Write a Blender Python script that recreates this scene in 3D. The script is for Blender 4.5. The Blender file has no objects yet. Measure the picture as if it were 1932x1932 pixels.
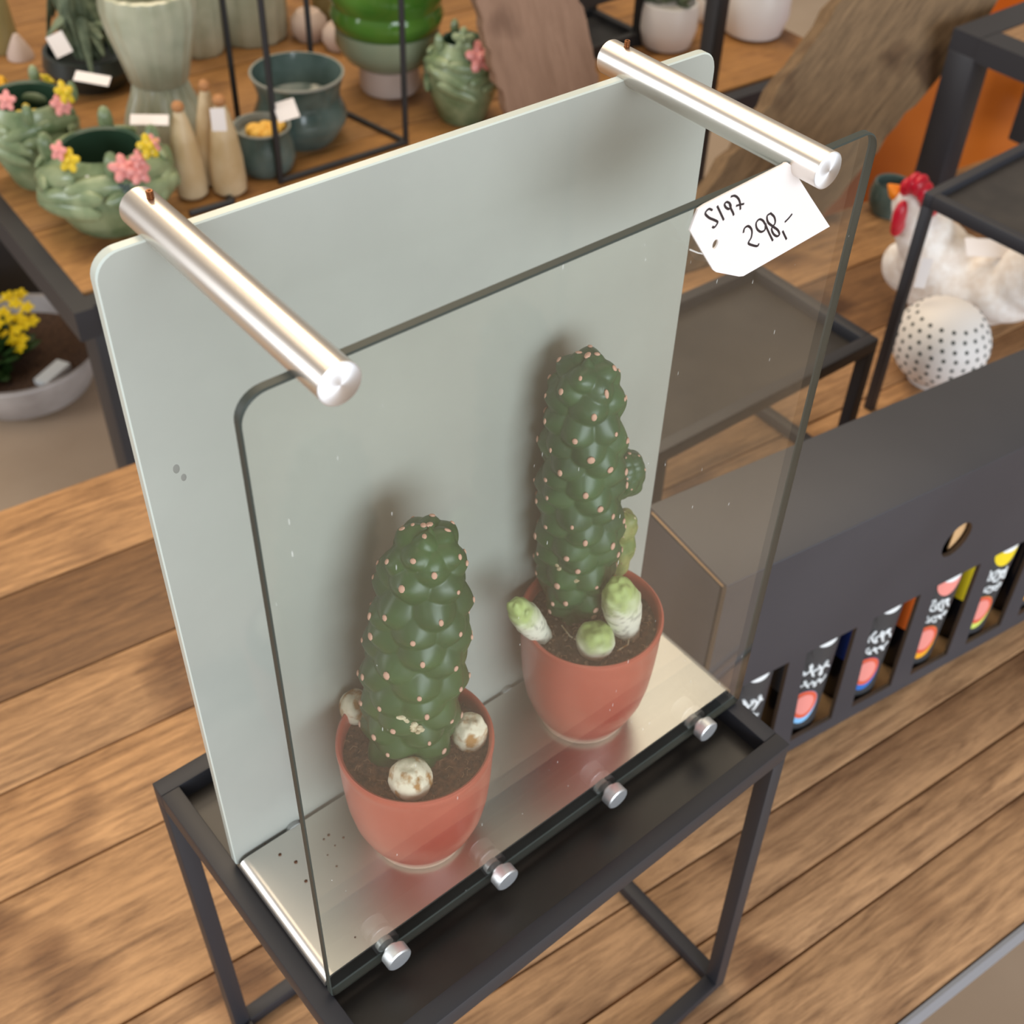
import bpy, bmesh, math, random
import numpy as np
from mathutils import Vector, Matrix, noise as mnoise

# ------------------------------------------------------------------ camera, world, lights
sc = bpy.context.scene
COL = sc.collection
F, CX, CY = 2308.296335, 1047.883311, 937.785125
RC = np.array([[0.7577686608388221, -0.6504600841987745, 0.05184916117267835],
               [-0.41622922205431984, -0.5430292321638366, -0.7292958848926648],
               [0.5025334728734425, 0.5310564300311619, -0.682231028876493]])
CAM = np.array([-0.10739283048865872, -0.2366661727699406, 0.5490945932270431])
cd = bpy.data.cameras.new('camera'); cam = bpy.data.objects.new('camera', cd); COL.objects.link(cam)
m = Matrix.Identity(4)
for i in range(3):
    m[i][0] = RC[0][i]; m[i][1] = -RC[1][i]; m[i][2] = -RC[2][i]; m[i][3] = CAM[i]
cam.matrix_world = m
cd.sensor_width = 36; cd.sensor_fit = 'HORIZONTAL'; cd.lens = F / 1932 * 36
cd.shift_x = -(CX - 966) / 1932; cd.shift_y = (CY - 966) / 1932
cd.clip_start = .01; cd.clip_end = 50
cd.dof.use_dof = True; cd.dof.focus_distance = .47; cd.dof.aperture_fstop = 17
sc.camera = cam

w = bpy.data.worlds.new('world'); sc.world = w; w.use_nodes = True
bg = w.node_tree.nodes['Background']; bg.inputs[0].default_value = (1.0, .90, .78, 1); bg.inputs[1].default_value = .37

def area(name, loc, target, sx, sy, energy, col):
    d = bpy.data.lights.new(name, 'AREA'); d.shape = 'RECTANGLE'; d.size = sx; d.size_y = sy; d.energy = energy; d.color = col
    o = bpy.data.objects.new(name, d); COL.objects.link(o); o.location = loc
    o.rotation_euler = (Vector(target) - Vector(loc)).to_track_quat('-Z', 'Y').to_euler()
    return o
area('window_light_front', (-.6, -6.0, 1.2), (.3, 0, .1), 5.0, 3.4, 430, (.84, .92, 1))
area('window_light_left', (-3.2, 2.0, .9), (.1, .1, .1), 1.5, 2.0, 58, (.90, .95, 1))
area('ceiling_light_near', (.5, 1.0, 2.4), (.4, .3, 0), 3.0, 1.5, 38, (1, .83, .62))
area('ceiling_light_back', (1.0, 2.4, 2.2), (.9, 1.4, -.3), 1.4, .6, 26, (1, .80, .55))
sc.view_settings.view_transform = 'Standard'; sc.view_settings.look = 'None'
sc.view_settings.exposure = .16; sc.view_settings.gamma = 1; sc.view_settings.use_curve_mapping = False

# ------------------------------------------------------------------ pixel -> place helpers
def ray(u, v): return RC.T @ np.array([(u - CX) / F, (v - CY) / F, 1.0])
def onz(u, v, z): d = ray(u, v); return Vector(CAM + d * (z - CAM[2]) / d[2])
def ony(u, v, y): d = ray(u, v); return Vector(CAM + d * (y - CAM[1]) / d[1])
def onpl(u, v, p, n):
    d = ray(u, v); n = np.array(n); return Vector(CAM + d * (n @ (np.array(p) - CAM)) / (n @ d))
def zup(xy, v):
    a = RC @ (np.array([xy[0], xy[1], 0.0]) - CAM); b = RC[:, 2]; k = v - CY
    return (k * a[2] - F * a[1]) / (F * b[1] - k * b[2])
def pxm(p): return F / (RC[2] @ (np.array(p) - CAM))
PI = math.pi; R_ = math.radians
TZ = -.285; FLZ = -1.03

# ------------------------------------------------------------------ materials
def mat(name, col, rough=.5, metal=0, **k):
    mt = bpy.data.materials.new(name); mt.use_nodes = True
    b = mt.node_tree.nodes['Principled BSDF']
    b.inputs['Base Color'].default_value = (*col, 1); b.inputs['Roughness'].default_value = rough; b.inputs['Metallic'].default_value = metal
    for kk, vv in k.items():
        b.inputs[kk.replace('_', ' ')].default_value = vv
    return mt
def nd(mt, t, **k):
    n = mt.node_tree.nodes.new(t)
    for kk, vv in k.items(): setattr(n, kk, vv)
    return n
def lk(mt, a, b): mt.node_tree.links.new(a, b)
def bs(mt): return mt.node_tree.nodes['Principled BSDF']
def noisy(mt, c1, c2, scale=30, detail=4, lo=.35, hi=.65, stretch=(1, 1, 1), bump=0, rough=None, coord='Object', dist=.002):
    tc = nd(mt, 'ShaderNodeTexCoord'); mp = nd(mt, 'ShaderNodeMapping'); mp.inputs['Scale'].default_value = stretch
    nz = nd(mt, 'ShaderNodeTexNoise'); nz.inputs['Scale'].default_value = scale; nz.inputs['Detail'].default_value = detail
    rp = nd(mt, 'ShaderNodeValToRGB'); rp.color_ramp.elements[0].position = lo; rp.color_ramp.elements[1].position = hi
    rp.color_ramp.elements[0].color = (*c1, 1); rp.color_ramp.elements[1].color = (*c2, 1)
    lk(mt, tc.outputs[coord], mp.inputs[0]); lk(mt, mp.outputs[0], nz.inputs['Vector']); lk(mt, nz.outputs['Fac'], rp.inputs[0])
    lk(mt, rp.outputs[0], bs(mt).inputs['Base Color'])
    if bump:
        bp = nd(mt, 'ShaderNodeBump'); bp.inputs['Strength'].default_value = bump; bp.inputs['Distance'].default_value = dist
        lk(mt, nz.outputs['Fac'], bp.inputs['Height']); lk(mt, bp.outputs[0], bs(mt).inputs['Normal'])
    return mt, rp, nz
def wood(name, dark, light, scale=1.0, rough=.6, usetint=True):
    mt = mat(name, light, rough)
    tc = nd(mt, 'ShaderNodeTexCoord'); at = nd(mt, 'ShaderNodeAttribute', attribute_name='tint')
    off = nd(mt, 'ShaderNodeVectorMath', operation='ADD')
    sclv = nd(mt, 'ShaderNodeVectorMath', operation='SCALE'); sclv.inputs['Scale'].default_value = 7.0
    lk(mt, at.outputs['Color'], sclv.inputs[0]); lk(mt, tc.outputs['Object'], off.inputs[0]); lk(mt, sclv.outputs[0], off.inputs[1])
    mp = nd(mt, 'ShaderNodeMapping'); mp.inputs['Scale'].default_value = (2.0 * scale, 22 * scale, 22 * scale)
    n1 = nd(mt, 'ShaderNodeTexNoise'); n1.inputs['Scale'].default_value = 3.2; n1.inputs['Detail'].default_value = 9; n1.inputs['Roughness'].default_value = .72; n1.inputs['Distortion'].default_value = 1.3
    mp2 = nd(mt, 'ShaderNodeMapping'); mp2.inputs['Scale'].default_value = (7 * scale, 55 * scale, 55 * scale)
    n2 = nd(mt, 'ShaderNodeTexNoise'); n2.inputs['Scale'].default_value = 3; n2.inputs['Detail'].default_value = 7; n2.inputs['Roughness'].default_value = .75
    lk(mt, off.outputs[0], mp.inputs[0]); lk(mt, off.outputs[0], mp2.inputs[0]); lk(mt, mp.outputs[0], n1.inputs['Vector']); lk(mt, mp2.outputs[0], n2.inputs['Vector'])
    mx = nd(mt, 'ShaderNodeMath', operation='MULTIPLY_ADD'); mx.inputs[1].default_value = .45; lk(mt, n2.outputs['Fac'], mx.inputs[0])
    m2 = nd(mt, 'ShaderNodeMath', operation='MULTIPLY'); m2.inputs[1].default_value = .55; lk(mt, n1.outputs['Fac'], m2.inputs[0]); lk(mt, m2.outputs[0], mx.inputs[2])
    rp = nd(mt, 'ShaderNodeValToRGB'); e = rp.color_ramp.elements
    e[0].position = .34; e[0].color = (*dark, 1); e[1].position = .58; e[1].color = (*light, 1)
    lk(mt, mx.outputs[0], rp.inputs[0])
    mu = nd(mt, 'ShaderNodeMix', data_type='RGBA', blend_type='MULTIPLY'); mu.inputs[0].default_value = 1
    lk(mt, rp.outputs[0], mu.inputs[6])
    if usetint: lk(mt, at.outputs['Color'], mu.inputs[7])
    else: mu.inputs[7].default_value = (1, 1, 1, 1)
    # warm fine knots
    vo = nd(mt, 'ShaderNodeTexNoise'); vo.inputs['Scale'].default_value = 9 * scale; lk(mt, off.outputs[0], vo.inputs['Vector'])
    r3 = nd(mt, 'ShaderNodeValToRGB'); r3.color_ramp.elements[0].position = .30; r3.color_ramp.elements[1].position = .42
    r3.color_ramp.elements[0].color = (.45, .38, .33, 1); r3.color_ramp.elements[1].color = (1, 1, 1, 1); lk(mt, vo.outputs['Fac'], r3.inputs[0])
    m4 = nd(mt, 'ShaderNodeMix', data_type='RGBA', blend_type='MULTIPLY'); m4.inputs[0].default_value = 1
    lk(mt, mu.outputs[2], m4.inputs[6]); lk(mt, r3.outputs[0], m4.inputs[7]); lk(mt, m4.outputs[2], bs(mt).inputs['Base Color'])
    bp = nd(mt, 'ShaderNodeBump'); bp.inputs['Strength'].default_value = .35; bp.inputs['Distance'].default_value = .003
    lk(mt, mx.outputs[0], bp.inputs['Height']); lk(mt, bp.outputs[0], bs(mt).inputs['Normal'])
    return mt

M = {}
M['table'] = wood('reclaimed_oak', (.13, .058, .022), (.53, .295, .135))
M['table_far'] = wood('warm_rough_wood', (.20, .085, .022), (.42, .205, .06))
M['board'] = wood('weathered_board', (.070, .042, .020), (.23, .145, .075), 1.2, .8)
M['board2'] = wood('smooth_brown_board', (.21, .115, .07), (.32, .19, .125), .8, .7)
M['shelfwood'] = wood('shelf_wood', (.16, .08, .035), (.34, .20, .10))
M['black'] = mat('black_metal', (.023, .023, .029), .5)
M['blackflat'] = mat('black_frame', (.020, .020, .022), .5)
tr, _, _ = noisy(mat('black_tray', (.03, .027, .025), .38), (.022, .019, .018), (.042, .036, .032), 18, 6); M['tray'] = tr
M['alu'] = mat('brushed_aluminium', (.78, .73, .68), .31, 1)
pl = mat('aluminium_plate', (.78, .75, .70), .30, 1); pl.node_tree.nodes['Principled BSDF'].inputs['Anisotropic'].default_value = .3; M['plate'] = pl; bs(pl).inputs['Roughness'].default_value = .38; bs(pl).inputs['Base Color'].default_value = (.70, .68, .64, 1)
M['cap'] = mat('turned_aluminium', (.86, .87, .90), .55, 1, Anisotropic=.55)
tg = nd(M['cap'], 'ShaderNodeTangent', direction_type='RADIAL', axis='Y'); lk(M['cap'], tg.outputs[0], bs(M['cap']).inputs['Tangent'])
M['knob'] = mat('satin_aluminium', (.80, .81, .83), .5, 1)
M['edgestrip'] = mat('grey_edge_strip', (.23, .24, .27), .45)
M['screw'] = mat('rusty_brass_screw', (.30, .12, .05), .4, 1)
M['rubber'] = mat('clear_washer', (.35, .37, .36), .2)
def clear_glass():
    mt = bpy.data.materials.new('clear_pane_glass'); mt.use_nodes = True; nt = mt.node_tree; nt.nodes.remove(bs(mt)); out = nt.nodes['Material Output']
    tp = nd(mt, 'ShaderNodeBsdfTransparent'); tp.inputs[0].default_value = (.965, .978, .968, 1)
    gl = nd(mt, 'ShaderNodeBsdfGlossy'); gl.inputs['Roughness'].default_value = .0; gl.inputs[0].default_value = (1, 1, 1, 1)
    fr = nd(mt, 'ShaderNodeFresnel'); fr.inputs[0].default_value = 1.5
    # Fresnel seen from the inner side must stay that of air to glass
    ge = nd(mt, 'ShaderNodeNewGeometry'); ior = nd(mt, 'ShaderNodeMapRange'); ior.inputs[3].default_value = 1.5; ior.inputs[4].default_value = 1 / 1.5
    lk(mt, ge.outputs['Backfacing'], ior.inputs[0]); lk(mt, ior.outputs[0], fr.inputs[0])
    mx = nd(mt, 'ShaderNodeMixShader'); lk(mt, fr.outputs[0], mx.inputs[0]); lk(mt, tp.outputs[0], mx.inputs[1]); lk(mt, gl.outputs[0], mx.inputs[2])
    df = nd(mt, 'ShaderNodeBsdfDiffuse'); df.inputs[0].default_value = (.85, .85, .83, 1)
    tc = nd(mt, 'ShaderNodeTexCoord'); n1 = nd(mt, 'ShaderNodeTexNoise'); n1.inputs['Scale'].default_value = 14; n1.inputs['Detail'].default_value = 5
    mp = nd(mt, 'ShaderNodeMapping'); mp.inputs['Rotation'].default_value = (0, R_(40), 0); mp.inputs['Scale'].default_value = (300, 300, 60)
    lk(mt, tc.outputs['Object'], n1.inputs['Vector']); lk(mt, tc.outputs['Object'], mp.inputs[0])
    n2 = nd(mt, 'ShaderNodeTexVoronoi'); n2.inputs['Scale'].default_value = 1; lk(mt, mp.outputs[0], n2.inputs['Vector'])
    r1 = nd(mt, 'ShaderNodeMapRange'); r1.inputs[1].default_value = .3; r1.inputs[2].default_value = .75; r1.inputs[3].default_value = .0005; r1.inputs[4].default_value = .006
    lk(mt, n1.outputs['Fac'], r1.inputs[0])
    r2 = nd(mt, 'ShaderNodeMapRange'); r2.inputs[1].default_value = .10; r2.inputs[2].default_value = .06; r2.inputs[3].default_value = 0; r2.inputs[4].default_value = .35
    lk(mt, n2.outputs['Distance'], r2.inputs[0])
    n3 = nd(mt, 'ShaderNodeTexNoise'); n3.inputs['Scale'].default_value = 60; lk(mt, tc.outputs['Object'], n3.inputs['Vector'])
    r3 = nd(mt, 'ShaderNodeMath', operation='GREATER_THAN'); r3.inputs[1].default_value = .62; lk(mt, n3.outputs['Fac'], r3.inputs[0])
    mm = nd(mt, 'ShaderNodeMath', operation='MULTIPLY'); lk(mt, r2.outputs[0], mm.inputs[0]); lk(mt, r3.outputs[0], mm.inputs[1])
    ad = nd(mt, 'ShaderNodeMath', operation='ADD'); lk(mt, r1.outputs[0], ad.inputs[0]); lk(mt, mm.outputs[0], ad.inputs[1])
    m2 = nd(mt, 'ShaderNodeMixShader'); lk(mt, ad.outputs[0], m2.inputs[0]); lk(mt, mx.outputs[0], m2.inputs[1]); lk(mt, df.outputs[0], m2.inputs[2])
    lk(mt, m2.outputs[0], out.inputs[0]); return mt
M['glass'] = clear_glass()
M['glassedge'] = mat('green_glass_edge', (.050, .060, .054), .45, 0, Specular_IOR_Level=.25)
fr, _, _ = noisy(mat('frosted_back_glass', (.5, .52, .5), .10), (.350, .362, .332), (.395, .410, .375), 9, 5); M['frost'] = fr
bs(fr).inputs['Specular IOR Level'].default_value = .5
M['frostedge'] = mat('frosted_glass_edge', (.60, .66, .62), .25)
tc, _, _ = noisy(mat('terracotta_glaze', (.4, .12, .09), .30), (.47, .098, .062), (.53, .118, .076), 25, 3); M['terra'] = tc; bs(tc).inputs['Coat Weight'].default_value = .22; bs(tc).inputs['Coat Roughness'].default_value = .22
M['clay'] = mat('pale_raw_clay', (.62, .42, .32), .7)
def cactus_mat(name, c1, c2, rough=.36):
    mt, rp, nz = noisy(mat(name, c1, rough), c1, c2, 45, 4, .3, .7); return mt
M['cactus1'] = cactus_mat('dark_green_cactus_skin', (.018, .058, .014), (.040, .104, .026))
M['cactus2'] = cactus_mat('blue_green_cactus_skin', (.022, .066, .027), (.048, .122, .042))
M['areole'] = mat('pink_areole', (.62, .36, .27), .8)
sm, _, _ = noisy(mat('yellow_green_shoot', (.2, .25, .06), .5), (.14, .20, .05), (.36, .33, .12), 60, 3); M['yshoot'] = sm
M['scab'] = noisy(mat('corky_scar', (.6, .5, .3), .8), (.30, .20, .09), (.72, .64, .45), 260, 3)[0]
M['soil1'] = noisy(mat('brown_peat', (.1, .05, .02), .95), (.045, .018, .008), (.24, .105, .050), 320, 6, .3, .7, bump=1.0, dist=.003)[0]
M['soil2'] = noisy(mat('dark_potting_soil', (.1, .05, .02), .95), (.026, .014, .009), (.15, .080, .045), 280, 6, .3, .75, bump=1.0, dist=.003)[0]
M['fibre'] = mat('coir_fibre', (.42, .24, .13), .8)
M['grit'] = noisy(mat('grit', (.2, .15, .1), .9), (.06, .04, .03), (.34, .24, .17), 300, 2)[0]
M['cork'] = noisy(mat('corky_offset', (.7, .6, .45), .75), (.42, .21, .06), (.84, .76, .60), 150, 6, .38, .52, bump=.9, dist=.001)[0]
def offset_green():
    mt = mat('white_green_offset', (.7, .7, .5), .6)
    at = nd(mt, 'ShaderNodeAttribute', attribute_name='tint'); lk(mt, at.outputs['Color'], bs(mt).inputs['Base Color']); return mt
M['tinted'] = offset_green()
M['paper'] = mat('cream_tag_card', (.78, .725, .705), .7)
M['ink'] = mat('black_ink', (.02, .012, .015), .5)
M['nylon'] = mat('nylon_thread', (.6, .58, .55), .3)
M['card'] = noisy(mat('black_card', (.07, .07, .08), .45), (.038, .039, .048), (.047, .048, .058), 6, 3)[0]
M['cutedge'] = mat('dark_card_edge', (.10, .065, .04), .8)
M['kraft'] = mat('kraft_card', (.60, .37, .18), .8)
M['bottle'] = mat('black_bottle_glass', (.006, .006, .008), .12)
M['lbl'] = mat('charcoal_label', (.045, .045, .048), .5)
M['white'] = mat('white_print', (.82, .86, .88), .5)
for n, c in (('red', (.72, .12, .06)), ('pink', (.85, .30, .26)), ('orange', (.85, .16, .02)), ('amber', (.9, .42, .02)), ('yellow', (.85, .65, .02)), ('blue', (.03, .16, .55)), ('navy', (.004, .02, .12)), ('sky', (.25, .55, .9)), ('lime', (.65, .75, .15))):
    M[n] = mat(n + '_print', c, .45)
M['porc'] = noisy(mat('white_rough_ceramic', (.8, .75, .7), .6), (.72, .64, .57), (.84, .80, .76), 90, 4, bump=.3)[0]
M['porc2'] = mat('white_bisque', (.80, .77, .75), .5)
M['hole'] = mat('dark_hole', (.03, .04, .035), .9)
M['comb'] = mat('red_glaze', (.52, .01, .03), .3); M['beak'] = mat('orange_glaze', (.85, .25, .01), .35)
M['celadon'] = noisy(mat('celadon_glaze', (.4, .43, .32), .2), (.34, .36, .26), (.55, .55, .42), 14, 3)[0]
M['sage'] = noisy(mat('sage_glaze', (.2, .27, .15), .25), (.13, .19, .095), (.29, .35, .20), 30, 4)[0]
M['darkin'] = mat('dark_green_inner_glaze', (.035, .075, .045), .25)
M['flowerpink'] = mat('pink_glaze', (.80, .32, .30), .3); M['floweryel'] = mat('yellow_glaze', (.72, .52, .03), .3)
M['teal'] = noisy(mat('teal_glaze', (.09, .14, .12), .16), (.035, .06, .052), (.13, .18, .165), 12, 4)[0]
M['tealrim'] = mat('pale_teal_rim', (.26, .27, .24), .25)
M['darkpot'] = mat('dark_slate_glaze', (.025, .033, .032), .3)
M['emerald'] = noisy(mat('emerald_glaze', (.06, .16, .02), .1), (.045, .13, .015), (.12, .26, .04), 8, 2)[0]
M['pistachio'] = mat('grey_pistachio_glaze', (.24, .28, .19), .15)
M['bisque'] = mat('pinkish_bisque', (.58, .46, .40), .7)
M['cream'] = noisy(mat('cream_wax', (.6, .46, .27), .45), (.50, .36, .19), (.66, .53, .34), 20, 3)[0]
M['tip'] = mat('brown_tip', (.42, .19, .07), .6)
M['banana'] = mat('yellow_filling', (.80, .46, .08), .6)
M['whitepot'] = mat('white_glazed_pot', (.80, .79, .80), .3)
M['leaf'] = noisy(mat('grey_green_leaf', (.12, .16, .10), .6), (.06, .09, .05), (.20, .25, .16), 40, 3)[0]
M['leafdark'] = mat('dark_leaf', (.018, .05, .008), .5)
M['petal'] = mat('yellow_petal', (.86, .62, .0), .5)
M['zinc'] = noisy(mat('zinc_bowl', (.40, .38, .38), .5), (.33, .30, .29), (.46, .43, .42), 12, 4)[0]
M['olive'] = mat('olive_glaze', (.30, .25, .11), .3)
M['orangepot'] = noisy(mat('orange_glazed_planter', (.45, .11, .01), .28), (.42, .095, .008), (.55, .15, .02), 5, 2)[0]
M['mustard'] = mat('mustard_glaze', (.72, .38, .02), .35)
M['floor'] = noisy(mat('brown_concrete_floor', (.3, .22, .15), .5), (.42, .31, .215), (.50, .38, .275), 2.5, 6)[0]
M['redspot'] = mat('red_dot', (.32, .03, .06), .5)
M['smudge'] = mat('grey_smudge', (.22, .22, .20), .6)

# ------------------------------------------------------------------ mesh builder
ORG = {}
class MB:
    def __init__(s): s.v = []; s.f = []; s.m = []; s.t = []; s.cur = 0; s.tint = (1, 1, 1)
    def add(s, vs, fs):
        o = len(s.v); s.v += [tuple(v) for v in vs]; s.t += [s.tint] * len(vs)
        s.f += [tuple(i + o for i in f) for f in fs]; s.m += [s.cur] * len(fs); return s
    def box(s, c, d, rot=None, bev=0):
        c = Vector(c); hx, hy, hz = d[0] / 2, d[1] / 2, d[2] / 2
        if bev:
            bm = bmesh.new(); bmesh.ops.create_cube(bm, size=1)
            for v in bm.verts: v.co = Vector((v.co.x * d[0], v.co.y * d[1], v.co.z * d[2]))
            bmesh.ops.bevel(bm, geom=bm.edges[:], offset=bev, segments=2, affect='EDGES', profile=.5)
            vs = [v.co.copy() for v in bm.verts]; fs = [[v.index for v in f.verts] for f in bm.faces]; bm.free()
        else:
            vs = [Vector((x * hx, y * hy, z * hz)) for x in (-1, 1) for y in (-1, 1) for z in (-1, 1)]
            fs = [(0, 1, 3, 2), (4, 6, 7, 5), (0, 4, 5, 1), (2, 3, 7, 6), (0, 2, 6, 4), (1, 5, 7, 3)]
        if rot is not None: vs = [rot @ v for v in vs]
        return s.add([c + v for v in vs], fs)
    def beam(s, a, b, wd, ht, up=(0, 0, 1), bev=0):
        a = Vector(a); b = Vector(b); d = (b - a); L = d.length; d.normalize(); u = Vector(up)
        if abs(d.dot(u)) > .95: u = Vector((0, 1, 0))
        x = d.cross(u).normalized(); z = x.cross(d).normalized()
        return s.box((a + b) / 2, (wd, L, ht), Matrix((x, d, z)).transposed(), bev)
    def tube(s, pts, r, seg=10, cap=True):
        pts = [Vector(p) for p in pts]; n = len(pts); rr = r if isinstance(r, (list, tuple)) else [r] * n
        vs = []; fs = []; pu = None
        for i, p in enumerate(pts):
            d = (pts[min(i + 1, n - 1)] - pts[max(i - 1, 0)]).normalized()
            if pu is None: pu = d.orthogonal().normalized()
            x = (pu - d * pu.dot(d)); x = x.normalized() if x.length > 1e-6 else d.orthogonal().normalized(); pu = x; y = d.cross(x)
            for k in range(seg): a = 2 * PI * k / seg; vs.append(p + (x * math.cos(a) + y * math.sin(a)) * rr[i])
        for i in range(n - 1):
            for k in range(seg): fs.append((i * seg + k, i * seg + (k + 1) % seg, (i + 1) * seg + (k + 1) % seg, (i + 1) * seg + k))
        if cap: fs.append(tuple(range(seg - 1, -1, -1))); fs.append(tuple((n - 1) * seg + k for k in range(seg)))
        return s.add(vs, fs)
    def lathe(s, prof, loc=(0, 0, 0), seg=48, fn=None, rot=None, closed=False):
        loc = Vector(loc); vs = []; fs = []; n = len(prof)
        for i, (r, z) in enumerate(prof):
            for k in range(seg):
                a = 2 * PI * k / seg; q = r * (fn(a, z, i) if fn else 1)
                v = Vector((q * math.cos(a), q * math.sin(a), z)); vs.append(loc + (rot @ v if rot is not None else v))
        for i in range(n - 1):
            for k in range(seg): fs.append((i * seg + k, i * seg + (k + 1) % seg, (i + 1) * seg + (k + 1) % seg, (i + 1) * seg + k))
        if not closed:
            if prof[0][0] > 1e-5: fs.append(tuple(range(seg - 1, -1, -1)))
            if prof[-1][0] > 1e-5: fs.append(tuple((n - 1) * seg + k for k in range(seg)))
        return s.add(vs, fs)
    def ell(s, c, rad, rot=None, nu=14, nv=9):
        c = Vector(c); vs = []; fs = []
        for j in range(nv + 1):
            p = PI * j / nv
            for k in range(nu):
                a = 2 * PI * k / nu; q = max(math.sin(p), 1e-4)
                v = Vector((rad[0] * q * math.cos(a), rad[1] * q * math.sin(a), rad[2] * math.cos(p))); vs.append(c + (rot @ v if rot is not None else v))
        for j in range(nv):
            for k in range(nu): fs.append((j * nu + k, (j + 1) * nu + k, (j + 1) * nu + (k + 1) % nu, j * nu + (k + 1) % nu))
        return s.add(vs, fs)
    def prism(s, poly, n, th):       # polygon of 3-D points, extruded by th along n
        n = Vector(n).normalized(); k = len(poly); vs = [Vector(p) for p in poly] + [Vector(p) + n * th for p in poly]
        fs = [tuple(range(k)), tuple(range(2 * k - 1, k - 1, -1))] + [(i, i + k, (i + 1) % k + k, (i + 1) % k) for i in range(k)]
        return s.add(vs, fs)
    def build(s, name, mats, parent=None, loc=None, world=True, angle=38, fix=True):
        me = bpy.data.meshes.new(name); o = bpy.data.objects.new(name, me); COL.objects.link(o)
        if parent is not None:
            org = ORG[parent.name] if world else Vector((0, 0, 0)); o.parent = parent; ORG[o.name] = org
        else:
            org = Vector(loc) if loc is not None else Vector((0, 0, 0)); o.location = org; ORG[o.name] = org
        me.from_pydata([tuple(Vector(v) - org) for v in s.v], [], s.f)
        if not isinstance(mats, (list, tuple)): mats = [mats]
        for q in mats: me.materials.append(q)
        me.polygons.foreach_set('material_index', s.m)
        at = me.color_attributes.new('tint', 'FLOAT_COLOR', 'POINT')
        at.data.foreach_set('color', np.array([(*t, 1) for t in s.t], dtype=np.float32).ravel())
        if fix:
            bm = bmesh.new(); bm.from_mesh(me); bmesh.ops.recalc_face_normals(bm, faces=bm.faces[:]); bm.to_mesh(me); bm.free()
        me.polygons.foreach_set('use_smooth', [True] * len(me.polygons)); me.set_sharp_from_angle(angle=R_(angle)); me.update()
        return o
def tag(o, label=None, cat=None, group=None, kind=None):
    if label: o['label'] = label
    if cat: o['category'] = cat
    if group: o['group'] = group
    if kind: o['kind'] = kind
    return o
def thing(name, loc, label, cat, group=None, rotz=0):
    o = bpy.data.objects.new(name, None); COL.objects.link(o); o.location = loc; o.rotation_euler = (0, 0, rotz); o.empty_display_size = .02
    ORG[o.name] = Vector(loc); return tag(o, label, cat, group)
rnd = random.Random(4)

# ================================================================== SETTING
fl = MB().box((1.5, 2, FLZ - .02), (12, 12, .04)); tag(fl.build('floor', M['floor'], loc=(1.5, 2, FLZ)), kind='structure')

tag(MB().box((1.5, 6.5, 1.0), (12, .1, 4.2)).build('wall_back', mat('plaster_wall', (.55, .5, .45), .8), loc=(1.5, 6.5, 1)), kind='structure')
# ------------------------------------------------------------------ tables
def plank_table(name, loc, rotz, label, mats, x0, x1, seams, tints, th=.035, legs=None, frame=None):
    t = thing(name, loc, label, 'table', rotz=rotz)
    b = MB(); rr = random.Random(7)
    for i in range(len(seams) - 1):
        y0, y1 = seams[i], seams[i + 1]; b.tint = tints[i]
        b.box(((x0 + x1) / 2, (y0 + y1) / 2, -th / 2 - rr.uniform(0, .0012)), (x1 - x0, y1 - y0 - .0014, th), bev=.0016)
    b.tint = (.35, .3, .25)
    b.box(((x0 + x1) / 2, (seams[0] + seams[-1]) / 2, -th * .75), (x1 - x0 - .03, seams[-1] - seams[0] - .03, th * .4))
    b.build('tabletop', mats[0], t, world=False)
    if not frame: tag(MB().box(((x0 + x1) / 2, seams[0] - .002, -th / 2), (x1 - x0, .003, th - .001)).build('edge_strip', M['edgestrip'], t, world=False), 'pale grey strip along the front edge')
    for (x, y, wx) in legs:
        MB().box((x, y, (FLZ - loc[2] - th) / 2 - .0), (wx, wx, -(FLZ - loc[2]) - th), bev=.003).build('leg', mats[1], t, world=False)
    if frame:
        for (a, c) in frame: MB().beam(a, c, .024, .040).build('frame_rail', mats[1], t, world=False)
    return t
TH = -.100
def tin(a, r=1.0, g=1.0, b=1.0): return (a * r, a * g, a * b)
plank_table('wooden_table', (0, 0, TZ), TH, 'long table of tan reclaimed wood planks under the glass case and black stands', (M['table'], M['blackflat']),
            -.62, 1.45, [-.103, -.028, .018, .072, .19, .3225, .412, .4995, .615, .726],
            [tin(1.0, 1, 1.06, 1.2), tin(1.08, 1, 1.06, 1.2), tin(.94, 1, 1.04, 1.15), tin(1.04, 1, 1.05, 1.15), tin(.98), tin(1.05, 1, .98, .94), tin(.93), tin(.44, 1, .88, .75), tin(.95, 1, .95, .85)],
            legs=[(-.55, -.04, .07), (-.55, .66, .07), (1.38, -.04, .07), (1.38, .66, .07)])
T2 = onz(155, 551, TZ); TH2 = -.055
t2 = plank_table('display_table', (T2.x, T2.y, TZ), TH2, 'warm brown wooden table behind, crowded with green ceramics', (M['table_far'], M['black']),
            0, 1.30, [0, .16, .31, .47, .62, .78, .95], [tin(1.0), tin(.82), tin(.95), tin(.75), tin(.9), tin(.8)],
            legs=[(.03, .03, .055), (.34, .80, .055), (1.27, .03, .055), (1.27, .62, .055)],
            frame=[((0.0, -.018, -.022), (1.30, -.018, -.022)), ((-.012, -.035, -.022), (-.012, .95, -.022))])

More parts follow.
